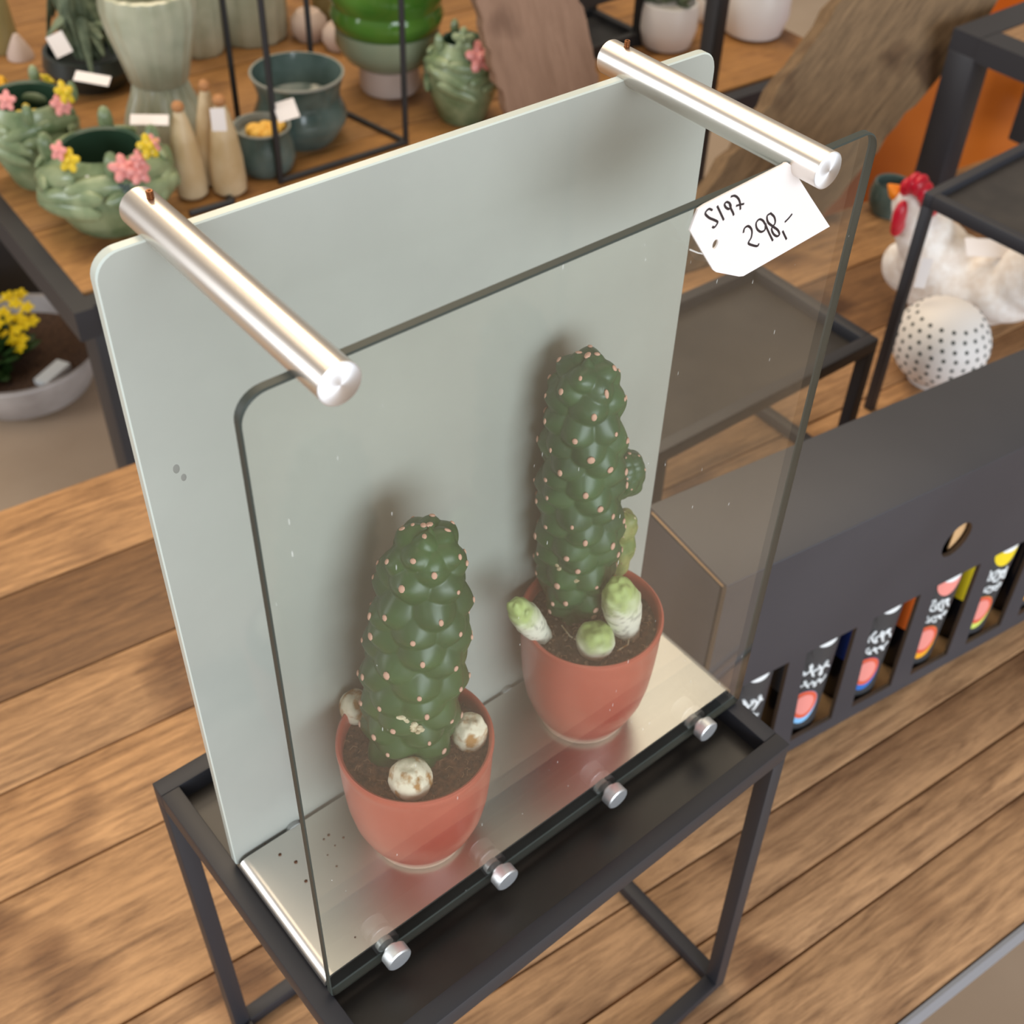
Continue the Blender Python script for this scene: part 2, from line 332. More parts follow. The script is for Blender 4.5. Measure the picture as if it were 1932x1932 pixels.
# ------------------------------------------------------------------ tray stands
def tray_stand(name, corner, wx, dy, ztop, rot, label, bar=.010, lip=.013, bottom=('f', 'b', 'l', 'r'), zb=TZ, topmat=None, thick=None, tilt=(0, 0)):
    """corner = back-left outer corner (x,y)."""
    t = thing(name, (corner[0], corner[1], zb), label, 'side table', rotz=rot)
    H = ztop - zb; thick = thick or .014
    c = {(0, 0): (0, 0), (1, 0): (wx, 0), (0, 1): (0, -dy), (1, 1): (wx, -dy)}
    h = bar / 2
    b = MB()
    b.box((wx / 2, -h, H - thick / 2), (wx, bar, thick), bev=.0006).box((wx / 2, -dy + h, H - thick / 2), (wx, bar, thick), bev=.0006)
    b.box((h, -dy / 2, H - thick / 2), (bar, dy - 2 * bar, thick), bev=.0006).box((wx - h, -dy / 2, H - thick / 2), (bar, dy - 2 * bar, thick), bev=.0006)
    b.build('tray_rim', M['black'], t, world=False)
    MB().box((wx / 2, -dy / 2, H - lip - .001), (wx - 2 * bar + .001, dy - 2 * bar + .001, .003)).build('tray_floor', topmat or M['tray'], t, world=False)
    for (i, j), (x, y) in c.items():
        sx = h if i == 0 else -h; sy = -h if j == 0 else h
        MB().beam((x + sx + tilt[0], y + sy + tilt[1], 0), (x + sx, y + sy, H - thick), bar, bar, bev=.0006).build('leg', M['black'], t, world=False)
    q = {'f': ((bar, -dy + h), (wx - bar, -dy + h)), 'b': ((bar, -h), (wx - bar, -h)), 'l': ((h, -bar), (h, -dy + bar)), 'r': ((wx - h, -bar), (wx - h, -dy + bar))}
    for k in bottom:
        a, e = q[k]; MB().beam((a[0] + tilt[0], a[1] + tilt[1], h), (e[0] + tilt[0], e[1] + tilt[1], h), bar, bar, bev=.0006).build('foot_rail', M['black'], t, world=False)
    return t
tray_stand('tray_stand', (-.0092, .1548), .2797, .1935, -.0015, .0045, 'black metal tray stand holding the glass case with two cacti', tilt=(.003, -.004))
LEDGE = .0102
s2z = -.12
c2 = onz(1652, 628, s2z); b2 = onz(1485, 487, s2z)
tray_stand('tray_stand', (c2.x - .285, c2.y + .165), .285, .165, s2z, -.03, 'low black tray stand behind the black bottle box, empty top', bar=.012)
c3 = onz(1745, 362, -.02)
tray_stand('tray_stand', (c3.x, c3.y), .42, .20, -.02, .02, 'taller black tray stand at right edge, its corner in front of the white hen', bar=.010, bottom=('r',), lip=.008)

# ================================================================== GLASS CASE
W, H, D = .27, .3455, .0892
case = thing('glass_display_case', (W / 2, D / 2, 0), 'narrow glass display case with frosted back pane and two aluminium tubes', 'display case')
def pane(y0, y1, name, mats, rad=.009, holes=()):
    pts = []
    for (cx, cz, a0) in ((rad, H - rad, 90), (W - rad, H - rad, 0)):
        for k in range(9):
            a = R_(a0 + (90 - 90 * k / 8)); pts.append((cx + rad * math.cos(a), cz + rad * math.sin(a)))
    # order: left top going clockwise
    L = [(rad + rad * math.cos(R_(180 - 90 * k / 8)), H - rad + rad * math.sin(R_(180 - 90 * k / 8))) for k in range(9)]
    Rr = [(W - rad + rad * math.cos(R_(90 - 90 * k / 8)), H - rad + rad * math.sin(R_(90 - 90 * k / 8))) for k in range(9)]
    rb = .003
    B1 = [(W - rb + rb * math.cos(R_(-90 * k / 4)), rb + rb * math.sin(R_(-90 * k / 4))) for k in range(5)]
    B2 = [(rb + rb * math.cos(R_(-90 - 90 * k / 4)), rb + rb * math.sin(R_(-90 - 90 * k / 4))) for k in range(5)]
    poly = L + Rr + B1 + B2
    b = MB(); k = len(poly); bv = .0006
    def inset(p):  # small arris
        return (min(max(p[0], bv), W - bv), min(max(p[1], bv), H - bv))
    ins = []
    cxm, czm = W / 2, H / 2
    for (x, z) in poly:
        ins.append((x + (cxm - x) / abs(cxm - x) * bv * .8, z + (czm - z) / abs(czm - z) * bv * .8))
    loops = [[(x, y0, z) for x, z in ins], [(x, y0 + bv, z) for x, z in poly], [(x, y1 - bv, z) for x, z in poly], [(x, y1, z) for x, z in ins]]
    vs = [p for l in loops for p in l]
    b.cur = 0; b.add(vs, [tuple(range(k)), tuple(range(4 * k - 1, 3 * k - 1, -1))])
    b.cur = 1
    for q in range(3): b.f += [(q * k + i, (q + 1) * k + i, (q + 1) * k + (i + 1) % k, q * k + (i + 1) % k) for i in range(k)]; b.m += [1] * k
    return b.build(name, mats, case, angle=25)
pane(0, .004, 'front_pane', [M['glass'], M['glassedge']])
back = pane(D - .0045, D, 'back_pane', [M['frost'], M['frostedge']])
# red sticker dot and smudges on the back pane
p = ony(285, 442, D - .0046); MB().lathe([(.0018, 0), (.0018, .0002)], (p.x, D - .0023, H - .0001), 16).build('sticker_dot', M['redspot'], back)
for (u, v, r) in ((333, 885, .0016), (347, 901, .0013)):
    p = ony(u, v, D - .0046); MB().ell((p.x, D - .0045, p.z), (r * .8, .0001, r * 1.3)).build('smudge', M['smudge'], back)
# base plate: aluminium channel with rolled ends
PZ = .0068
prof = []
for k in range(9): a = R_(180 - 90 * k / 8); prof.append((.0006 + .005 + .005 * math.cos(a), PZ - .005 + .005 * math.sin(a)))
prof = [(.0006, LEDGE * 0 + .0002)] + prof
for k in range(9): a = R_(90 - 90 * k / 8); prof.append((W - .0056 + .005 * math.cos(a), PZ - .005 + .005 * math.sin(a)))
prof.append((W - .0006, .0002))
inner = [(x + (.0012 if x < W / 2 else -.0012) * (1 if (x < .006 or x > W - .006) else 0), z - (.0013 if z > PZ - .002 else 0)) for x, z in prof]
b = MB(); poly = prof + inner[::-1]; nP = len(prof); y0, y1 = .0068, D - .0068
vs = [(x, y0, z) for x, z in prof] + [(x, y0, z) for x, z in inner] + [(x, y1, z) for x, z in prof] + [(x, y1, z) for x, z in inner]
fs = []
for i in range(nP - 1):
    fs += [(i, i + 1, nP + i + 1, nP + i), (2 * nP + i, 3 * nP + i, 3 * nP + i + 1, 2 * nP + i + 1), (i, 2 * nP + i, 2 * nP + i + 1, i + 1), (nP + i, nP + i + 1, 3 * nP + i + 1, 3 * nP + i)]
fs += [(0, nP, 3 * nP, 2 * nP), (nP - 1, 3 * nP - 1, 4 * nP - 1, 2 * nP - 1)]
b.add(vs, fs); b.build('base_plate', M['plate'], case, angle=30)
# standoffs: visible front screw heads, spacers to both panes
RY = Matrix.Rotation(R_(90), 3, 'X')   # z axis -> -y
kz = .0075
for x in (.0322, .0960, .1690, .2362):
    kn = MB().lathe([(.0036, 0), (.0036, .0018), (.0061, .0018), (.0064, .0022), (.0064, .0072), (.0058, .0078), (0, .0078)], (x, -.0001, kz), 32, rot=RY).build('standoff_head', M['knob'], case)
    MB().lathe([(.0042, 0), (.0042, .0026)], (x, .0066, kz - .0035), 20, rot=RY).build('spacer', M['rubber'], case)
    MB().lathe([(.0042, 0), (.0042, .0024)], (x, D - .0046, kz - .0035), 20, rot=RY).build('spacer', M['rubber'], case)
    MB().lathe([(.0061, 0), (.0064, .0006), (.0064, .0060), (.0058, .0066), (0, .0066)], (x, D + .0001, kz), 32, rot=Matrix.Rotation(R_(-90), 3, 'X')).build('standoff_head', M['knob'], case)
    MB().tube([(x, .0066, kz - .004), (x, D - .0068, kz - .004)], .003, 12).build('tie_rod', M['alu'], case)
# aluminium tubes on top
for (uf, vf, ub, vb) in ((638, 709, 268, 365), (1568, 299, 1163, 85)):
    yf = -.0125
    pf = ony(uf, vf, yf); rt = .0068
    zc = H + .0022
    xc = pf.x + .0005
    bpx = onz(ub, vb, zc + .0015); yb = bpx.y
    yb = .1000
    tb = MB().tube([(xc, yf + .0006, zc), (xc, yb, zc)], rt, 48).build('support_tube', M['alu'], case)
    MB().lathe([(rt, 0), (rt, .0005), (rt - .0006, .0009), (0, .00095)], (xc, yf + .0008, zc), 48, rot=RY).build('end_cap', M['cap'], tb)
    sc_ = MB()
    sc_.lathe([(.0010, 0), (.0010, .0038), (.0005, .0038), (.0005, .002)], (xc + .0005, yb - .0085, zc + rt - .0012), 14)
    for k in range(5): sc_.lathe([(.0010, k * .0007 + .0004), (.00125, k * .0007 + .00065), (.0010, k * .0007 + .0009)], (xc + .0005, yb - .0085, zc + rt - .0012), 14, closed=True)
    sc_.build('set_screw', M['screw'], tb)

# ================================================================== CACTI
def sstep(a, b, x): t = min(max((x - a) / (b - a), 0), 1); return t * t * (3 - 2 * t)
def cactus_mesh(base, top, prof, rt_cap, nper, ds, amp, seed, nth=150, nrow=230, areole=.0013, tilt=.6, wid=1.0):
    """tubercled column: prof = [(t, r)], cap is a half ellipsoid of height rt_cap"""
    base = Vector(base); top = Vector(top); ax = (top - base); L = ax.length; zd = ax.normalized()
    xd = Vector((1, 0, 0)); xd = (xd - zd * xd.dot(zd)).normalized(); yd = zd.cross(xd)
    ts = [q[0] for q in prof]; rs_ = [q[1] for q in prof]; Lb = L - rt_cap
    pz = np.concatenate([np.linspace(0, Lb, 160), Lb + rt_cap * np.sin(np.linspace(.01, PI / 2, 70))])
    pr_ = np.concatenate([np.interp(np.linspace(0, 1, 160), ts, rs_), rs_[-1] * np.cos(np.linspace(.01, PI / 2, 70))])
    pr_[-1] = 1e-5
    s = np.concatenate([[0], np.cumsum(np.hypot(np.diff(pz), np.diff(pr_)))]); S = s[-1]
    sv = np.linspace(0, S, nrow); rz = np.interp(sv, s, pz); rr = np.interp(sv, s, pr_)
    dz = np.gradient(rz, sv); dr = np.gradient(rr, sv); nn = np.hypot(dz, dr); nr = dz / nn; nz = -dr / nn
    th = np.linspace(0, 2 * PI, nth, endpoint=False)
    rg = np.random.default_rng(seed); cen = []; cs = ds * .5; k = 0; r0 = max(rs_)
    while cs < S - ds * .12:
        r = float(np.interp(cs, s, pr_)); cap = r / r0
        n = nper if cap > .80 else max(3, int(round(nper * (.42 + .58 * cap))))
        for q in range(n):
            cen.append((cs + rg.normal(0, ds * .15), 2 * PI * (q + .5 * (k % 2) + .17 * (k // 2)) / n + rg.normal(0, .10), r, min(1, .45 + .55 * cap), n))
        cs += ds * (.34 + .66 * min(1, cap * 1.02) ** 1.3); k += 1
    cen.append((S, 0, .001, .35, 3))
    disp = np.full((nrow, nth), -9.0)
    for (c, a, r, sc0, n) in cen:
        ww = max(2 * PI * max(r, .002) / n * .5, .0012) * 1.28 * wid; hh = ds * .95 * (.36 + .64 * sc0)
        dv = (sv - c)[:, None]; hv = np.where(dv > 0, hh * 1.3, hh * .80)
        da = (th[None, :] - a + PI) % (2 * PI) - PI; dh = da * np.maximum((rr[:, None] + r) / 2, 1e-4)
        d2 = (dh / ww) ** 2 + (dv / hv) ** 2
        disp = np.maximum(disp, amp * (.35 + .65 * sc0) * (1.0 - 1.3 * np.power(d2, .62)))
    disp = np.maximum(disp, -amp * .75)
    R2 = rr[:, None] + disp * nr[:, None]; Z2 = rz[:, None] + disp * nz[:, None]; R2 = np.maximum(R2, 1e-5)
    b = MB(); bb = np.array(base); X = np.array(xd); Y = np.array(yd); Zd = np.array(zd)
    P = bb + R2[..., None] * (np.cos(th)[None, :, None] * X + np.sin(th)[None, :, None] * Y) + Z2[..., None] * Zd
    fs = [(i * nth + k, i * nth + (k + 1) % nth, (i + 1) * nth + (k + 1) % nth, (i + 1) * nth + k) for i in range(nrow - 1) for k in range(nth)]
    b.add([tuple(p) for p in P.reshape(-1, 3)], fs)
    b.cur = 1
    for (c, a, r, sc0, n) in cen:
        if c < ds * .8: continue
        i = int(round(min(c + ds * .10, S) / S * (nrow - 1))); j = int(round((a % (2 * PI)) / (2 * PI) * nth)) % nth
        p = Vector(P[i, j]); nrm = (xd * math.cos(a) + yd * math.sin(a)) * nr[i] + zd * nz[i]
        rot = nrm.to_track_quat('Z', 'Y').to_matrix(); q = areole * rg.uniform(.65, 1.1) * (.75 + .25 * sc0)
        b.ell(p - nrm * .00005, (q * rg.uniform(.45, .8), q * rg.uniform(.6, 1.1), q * .32), rot, 8, 5)
    return b
def offset_shoot(base, top, r, kind, parent, label):
    """small corky or green-tipped offset"""
    base = Vector(base); top = Vector(top); d = top - base; L = d.length
    rot = d.to_track_quat('Z', 'Y').to_matrix()
    b = MB(); n = 40; nth = 36; vs = []; sd = rnd.uniform(0, 50); cols = []
    for i in range(n):
        t = i / (n - 1); zz = L * (1 - math.cos(t * PI)) / 2 if kind == 'ball' else L * (1 - (1 - t) ** 1.5)
        t = zz / L if kind != 'ball' else t
        if kind == 'ball': q = r * math.sin(PI * min(max(t, .18), 1)) ** .8
        else:
            q = r * (.72 + .28 * sstep(0, .55, t)) if t < .60 else r * math.sqrt(max(1 - ((t - .60) / .40) ** 2, 0))
        q = max(q, 1e-5)
        for k in range(nth):
            a = 2 * PI * k / nth
            v = Vector((q * math.cos(a), q * math.sin(a), zz)); nv = mnoise.noise(v * 260 + Vector((sd, 0, 0)))
            if kind != 'ball' and t > .55: nv += 2.6 * math.cos(a * 3 + t * 14) * max(0, (t - .45) * (1.0 - t)) * 2
            v *= 1 + .06 * nv; vs.append(base + rot @ v)
            g = sstep(.50, .92, t + .12 * mnoise.noise(v * 200)); dk = mnoise.noise(v * 330 + Vector((sd, 3, 1)))
            wcol = Vector((.80, .78, .66)) * (1 if dk < .25 else .62); gcol = Vector((.40, .50, .17)) * (1 + .25 * dk)
            c = wcol.lerp(gcol, g) if kind == 'green' else wcol
            cols.append(tuple(c))
    fs = [(i * nth + k, i * nth + (k + 1) % nth, (i + 1) * nth + (k + 1) % nth, (i + 1) * nth + k) for i in range(n - 1) for k in range(nth)]
    b.add(vs, fs); b.t = cols
    return tag(b.build('offset_shoot', M['tinted'] if kind == 'green' else M['cork'], parent, angle=80), label)
POTH = .0788; PR = .0362
def potted_cactus(cx, cy, label, soilmat, ph=POTH):
    t = thing('potted_cactus', (cx, cy, PZ), label, 'cactus')
    b = MB(); z0 = PZ + .0001; h = ph
    body = [(.0, 0), (.0215, 0), (.0225, .0012), (.0229, .0036)]
    b.cur = 1; b.lathe([(.0, 0), (.0228, 0), (.0236, .001), (.0238, .0030), (.0228, .0034)], (cx, cy, z0), 64, closed=True)
    b.cur = 0
    out = [(.0228, .0032), (.0246, .0060), (.0285, .0135), (.0318, .0235), (.0338, .035), (.0349, .048), (.0355, .060), (.0357, .068), (.0359, h - .0050), (.0364, h - .0022), (.0362, h - .0006), (.0352, h), (.0341, h - .0008), (.0336, h - .003), (.0332, h - .009), (.0325, h - .020), (.030, .030), (.0, .028)]
    b.lathe(out, (cx, cy, z0), 96, closed=True)
    b.build('pot', [M['terra'], M['clay']], t, angle=50)
    # soil
    sz = PZ + h - .0085; nr, nt = 26, 84; vs = []; 
    for i in range(nr):
        r = .0331 * i / (nr - 1) + 1e-4
        for k in range(nt):
            a = 2 * PI * k / nt; x, y = cx + r * math.cos(a), cy + r * math.sin(a)
            hgt = .0022 * mnoise.noise(Vector((x * 70, y * 70, 3))) + .0017 * mnoise.noise(Vector((x * 330, y * 330, 1))) + .0010 * mnoise.noise(Vector((x * 800, y * 800, 7)))
            hgt += .0035 * math.exp(-(r / .019) ** 2) - .0010 * (r / .033) ** 4
            vs.append((x, y, sz + hgt))
    b = MB(); b.add(vs, [(i * nt + k, i * nt + (k + 1) % nt, (i + 1) * nt + (k + 1) % nt, (i + 1) * nt + k) for i in range(nr - 1) for k in range(nt)])
    b.cur = 1; rg = random.Random(int(cx * 1000))
    for k in range(260):
        r = .0325 * math.sqrt(rg.random()); a = rg.uniform(0, 2 * PI); q = rg.uniform(.0004, .0012)
        b.ell((cx + r * math.cos(a), cy + r * math.sin(a), sz + .0003 + .0035 * math.exp(-(r / .019) ** 2)), (q * rg.uniform(.7, 1.4), q, q * .8), None, 6, 4)
    b.cur = 2
    for k in range(90):
        r = .0315 * math.sqrt(rg.random()); a = rg.uniform(0, 2 * PI); q = Vector((cx + r * math.cos(a), cy + r * math.sin(a), sz + .0012 + .0035 * math.exp(-(r / .019) ** 2))); L = rg.uniform(.0012, .0038); e = rg.uniform(0, PI)
        b.tube([q, q + Vector((math.cos(e) * L * .5, math.sin(e) * L * .5, .0006)), q + Vector((math.cos(e + .5) * L, math.sin(e + .5) * L, -.0003))], .00013, 4)
    o = b.build('soil', [soilmat, M['grit'] if soilmat is M['soil2'] else soilmat, M['fibre']], t, angle=60); o['kind'] = 'stuff'
    return t, sz
# left cactus
pc1, sz1 = potted_cactus(.0800, .0432, 'shorter cactus in left terracotta pot, three corky white knobs', M['soil1'], .0765)
B1 = onz(768, 1398, sz1); B1.z -= .003
T1 = ony(808, 1000, B1.y + .001)
stem = cactus_mesh(B1, T1, [(0, .0165), (.15, .0190), (.4, .0206), (.62, .0200), (.8, .0180), (.92, .0155), (1, .0125)], .0095, 6, .0108, .0042, 3, areole=.0022).build('cactus_stem', [M['cactus1'], M['areole']], pc1, angle=75)
b = MB(); rg = random.Random(3)
for k in range(46):
    u = 705 + (k % 23) * 4.2 + rg.uniform(-4, 4); v = 1332 + (u - 705) * .52 + rg.uniform(-6, 7)
    p = onpl(u, v, np.array(B1) - np.array([.0105, .0150, 0]), (-.57, -.82, 0)); q = rg.uniform(.0005, .0013)
    # lay the scab on the skin of the stem
    ax_ = Vector((B1.x + (T1.x - B1.x) * (p.z - B1.z) / (T1.z - B1.z), B1.y, p.z)); dd = (p - ax_); dd.z = 0; dd.normalize()
    b.ell(ax_ + dd * .0208, (q * 1.5, q * 1.2, q), dd.to_track_quat('Z', 'Y').to_matrix() @ Matrix.Rotation(0, 3, 'Z'), 7, 4)
tag(b.build('scar', M['scab'], stem), 'pale corky scar')
s = onz(672, 1338, sz1 + .004); offset_shoot(s - Vector((0, 0, .007)), s + Vector((0, 0, .010)), .0078, 'ball', pc1, 'corky white knob')
s = onz(884, 1398, sz1); offset_shoot(s - Vector((0, 0, .004)), s + Vector((.001, 0, .0155)), .0083, 'ball', pc1, 'corky white knob')
s = onz(774, 1481, sz1); offset_shoot(s - Vector((0, 0, .004)), s + Vector((0, -.001, .0150)), .0098, 'ball', pc1, 'round corky brown-and-white knob')
# right cactus
pc2, sz2 = potted_cactus(.1925, .0472, 'taller cactus with side shoot in right terracotta pot, green-tipped offsets', M['soil2'], .0805)
B2 = onz(1085, 1142, sz2); B2.z -= .003
T2c = ony(1108, 680, B2.y)
st2 = cactus_mesh(B2, T2c, [(0, .0110), (.1, .0150), (.22, .0172), (.4, .0184), (.65, .0176), (.85, .0158), (.95, .0138), (1, .0110)], .0085, 6, .0106, .0044, 8, areole=.0023).build('cactus_stem', [M['cactus2'], M['areole']], pc2, angle=75)
a = ony(1172, 925, B2.y); c = ony(1187, 858, B2.y - .002)
cactus_mesh(a, c, [(0, .006), (.3, .0085), (.8, .0088), (1, .0075)], .006, 5, .0078, .0017, 5, 60, 70, .0011).build('side_shoot', [M['cactus2'], M['areole']], st2, angle=75)
a = ony(1163, 1075, B2.y); c = ony(1178, 968, B2.y)
tag(cactus_mesh(a, c, [(0, .005), (.5, .0068), (1, .006)], .005, 4, .009, .0018, 9, 50, 70, .0010).build('side_shoot', [M['yshoot'], M['scab']], st2, angle=75), 'yellowing side shoot')
b = MB(); rg = random.Random(9)
for k in range(34):
    u = 1030 + (k % 17) * 5 + rg.uniform(-4, 4); v = 1068 + (u - 1030) * .42 - max(0, u - 1085) * .35 + rg.uniform(-4, 5)
    p = onpl(u, v, np.array(B2) - np.array([.009, .0140, 0]), (-.57, -.82, 0)); q = rg.uniform(.0004, .0011)
    ax_ = Vector((B2.x + (T2c.x - B2.x) * (p.z - B2.z) / (T2c.z - B2.z), B2.y, p.z)); dd = (p - ax_); dd.z = 0; dd.normalize()
    b.ell(ax_ + dd * .0180, (q * 1.5, q * 1.2, q), dd.to_track_quat('Z', 'Y').to_matrix(), 7, 4)
tag(b.build('scar', M['scab'], st2), 'pale corky scar')
s = onz(1026, 1196, sz2); e = ony(970, 1138, s.y - .004); offset_shoot(s - Vector((0, 0, .003)), e, .0072, 'green', pc2, 'leaning white offset with green tip')
s = onz(1182, 1188, sz2); e = ony(1166, 1098, s.y); offset_shoot(s - Vector((0, 0, .003)), e, .0098, 'green', pc2, 'fat white offset with green top')
s = onz(1120, 1222, sz2); offset_shoot(s - Vector((0, 0, .004)), s + Vector((-.001, -.002, .0165)), .0097, 'green', pc2, 'short offset with bright green top')
# dry roots on the soil
for pts in (((1060, 1180), (1075, 1200), (1095, 1212)), ((1165, 1228), (1185, 1216), (1188, 1196))):
    MB().tube([onz(u, v, sz2 + .0022) for u, v in pts], .0004, 6).build('dry_root', M['cork'], pc2)
# soil crumbs on the plate
for (u, v, r) in ((528, 1612, .0009), (558, 1626, .0010), (620, 1575, .0008), (611, 1583, .0006), (648, 1580, .0007), (577, 1662, .0009), (632, 1595, .0005), (500, 1592, .0004), (618, 1613, .0005), (635, 1634, .0006), (580, 1605, .0006), (670, 1768, .0005)):
    p = onz(u, v, PZ + .0003); tag(MB().ell(p, (r, r * .8, r * .6), None, 7, 5).build('soil_crumb', M['soil1'], loc=p), 'tiny brown soil crumb on the aluminium base plate', 'soil crumb', 'soil crumbs on the base plate')

# ================================================================== PRICE TAG
ty = -.0011
def tp(x, y): return ony(1280 + x * .165631, 280 + y * .165631, ty)      # from the close-up of the tag
outline = [(130, 935), (185, 785), (225, 690), (300, 640), (760, 405), (1190, 185), (1215, 165), (1245, 163), (1275, 185), (1500, 545), (1725, 890), (1230, 1175), (740, 1455), (690, 1460), (430, 1410), (395, 1385), (260, 1160)]
OP = [tp(*q) for q in outline]; hc = tp(420, 1090)
ptag = thing('price_tag', (hc.x, ty, hc.z), 'large cream card price tag on the glass case with handwritten numbers', 'price tag')
bm = bmesh.new()
lo = [bm.verts.new(q) for q in OP]; ho = [bm.verts.new((hc.x + .0014 * math.cos(a), ty, hc.z + .0018 * math.sin(a))) for a in [2 * PI * k / 18 for k in range(18)]]
ed = [bm.edges.new((l[i], l[(i + 1) % len(l)])) for l in (lo, ho) for i in range(len(l))]
bmesh.ops.triangle_fill(bm, use_beauty=True, use_dissolve=False, edges=ed)
ex = bmesh.ops.extrude_face_region(bm, geom=bm.faces[:]); 
for v in [g for g in ex['geom'] if isinstance(g, bmesh.types.BMVert)]: v.co.y += .0007
bm.verts.index_update(); bb = MB(); bb.add([v.co.copy() for v in bm.verts], [[v.index for v in f.verts] for f in bm.faces]); bm.free()
card = bb.build('card', M['paper'], ptag, angle=20)
strokes = [[(385, 705), (345, 690), (305, 740), (350, 790), (400, 812), (445, 838), (430, 875), (405, 900), (385, 890)], [(440, 655), (478, 735), (515, 815)],
 [(582, 625), (550, 610), (525, 635), (540, 672), (575, 690), (597, 660), (582, 628), (600, 690), (618, 725), (630, 760)], [(595, 550), (640, 540), (680, 570), (700, 620), (705, 695)], [(655, 655), (700, 642), (745, 632)],
 [(740, 960), (752, 910), (795, 885), (835, 930), (830, 1010), (797, 1078), (850, 1105), (900, 1112), (915, 1082)],
 [(985, 860), (960, 822), (920, 808), (885, 850), (895, 915), (940, 950), (985, 925), (992, 860), (1000, 890), (1035, 970), (1075, 1050)],
 [(1052, 740), (1010, 770), (1020, 840), (1070, 885), (1130, 930), (1150, 980), (1120, 1000), (1080, 970), (1062, 910), (1100, 850), (1092, 782), (1045, 735)],
 [(1185, 940), (1208, 990), (1230, 1035)], [(1210, 840), (1255, 795), (1295, 745)]]
b = MB()
for st in strokes:
    pts = [tp(*q) for q in st]
    fine = []
    for i in range(len(pts) - 1):
        p0, p1, p2, p3 = pts[max(i - 1, 0)], pts[i], pts[i + 1], pts[min(i + 2, len(pts) - 1)]
        for k in range(6):
            t = k / 6; fine.append(.5 * ((2 * p1) + (p2 - p0) * t + (2 * p0 - 5 * p1 + 4 * p2 - p3) * t * t + (3 * p1 - p0 - 3 * p2 + p3) * t ** 3))
    fine.append(pts[-1])
    b.tube(fine, .00047, 6)
for i, v in enumerate(b.v): b.v[i] = (v[0], ty + (v[1] - ty) * .35 - .00002, v[2])
b.build('handwriting', M['ink'], card)
MB().tube([tp(400, 1130) + Vector((0, .0008, 0)), tp(330, 1215) + Vector((0, .0006, 0)), tp(240, 1200) + Vector((0, .0006, 0)), tp(145, 1162) + Vector((0, .0006, 0))], .0003, 6).build('thread', M['nylon'], ptag)

# ================================================================== BOTTLE BOX
A0 = onz(1500, 1412, TZ); A1 = onz(1932, 1172, TZ); bd = (A1 - A0).normalized(); bn = Vector((-bd.y, bd.x, 0))
BXL, BXR, BXH, BXD = -.1215, .392, .262, .086
def bx(s, d, z): return A0 + bd * s + bn * d + Vector((0, 0, z))
box = thing('bottle_box', bx(.13, BXD / 2, 0), 'long black cardboard bottle box with cut-out windows at right', 'box')
PITCH, W1, WW, WZ0, WZ1, SK = .0680, -.0105, .0460, .017, .136, .012
wins = [(W1 + PITCH * (k - 1), W1 + PITCH * (k - 1) + WW) for k in range(0, 6)]
th = .0035
def front_panel(d0, d1):
    bm = bmesh.new()
    def loop(pts):
        vv = [bm.verts.new(bx(s, d0, z)) for s, z in pts]; return [bm.edges.new((vv[i], vv[(i + 1) % len(vv)])) for i in range(len(vv))]
    e = loop([(BXL, .001), (BXR, .001), (BXR, BXH), (BXL, BXH)])
    for (x0, x1) in wins: e += loop([(x0 + .001, WZ0), (x1, WZ0), (x1 - .006, WZ1), (x0 - .011, WZ1)])
    hp = []
    for k in range(16):
        a = 2 * PI * k / 16; hp.append((.1175 + .0145 * math.cos(a) + .002 * math.sin(a), .187 + math.sin(a) * .0165))
    e += loop(hp)
    bmesh.ops.triangle_fill(bm, use_beauty=True, use_dissolve=False, edges=e)
    ex = bmesh.ops.extrude_face_region(bm, geom=bm.faces[:])
    for v in [g for g in ex['geom'] if isinstance(g, bmesh.types.BMVert)]: v.co += bn * (d1 - d0)
    bm.verts.index_update(); b = MB(); b.add([v.co.copy() for v in bm.verts], [[v.index for v in f.verts] for f in bm.faces])
    b.m = []
    for f in bm.faces:
        nrm = f.calc_center_median(); dd = (nrm - A0).dot(bn); b.m.append(0 if dd < d0 + .0003 else 1)
    bm.free(); return b
front_panel(0, th).build('front_panel', [M['card'], M['cutedge']], box, angle=20)
rotb = Matrix.Rotation(math.atan2(bd.y, bd.x), 3, 'Z')
front_panel(BXD - th, BXD).build('rear_panel', [M['card'], M['card']], box, angle=20)
MB().box(bx(BXL + th / 2, BXD / 2 + .002, BXH / 2 - .002), (th, BXD - 2 * th - .002, BXH - .008), rotb, bev=.001).build('end_panel', M['card'], box)
MB().box(bx(BXR - th / 2, BXD / 2, BXH / 2 - .002), (th, BXD - 2 * th, BXH - .006), rotb).build('end_panel', M['card'], box)
MB().box(bx((BXL + BXR) / 2, BXD / 2, BXH + .0006), (BXR - BXL + .001, BXD, .0028), rotb, bev=.0008).build('lid', M['card'], box)
tag(MB().box(bx(BXL + .0012, BXD / 2, BXH - .0022), (.0022, BXD - .004, .0024), rotb).build('lid_edge', M['kraft'], box), 'raw brown cardboard edge of the lid')
MB().box(bx(.127, .0062, .187), (.014, .0012, .036), rotb).build('handle_flap', M['kraft'], box)
MB().box(bx((BXL + BXR) / 2, BXD / 2, .003), (BXR - BXL - .01, BXD - .01, .003), rotb).build('bottom_panel', M['kraft'], box)
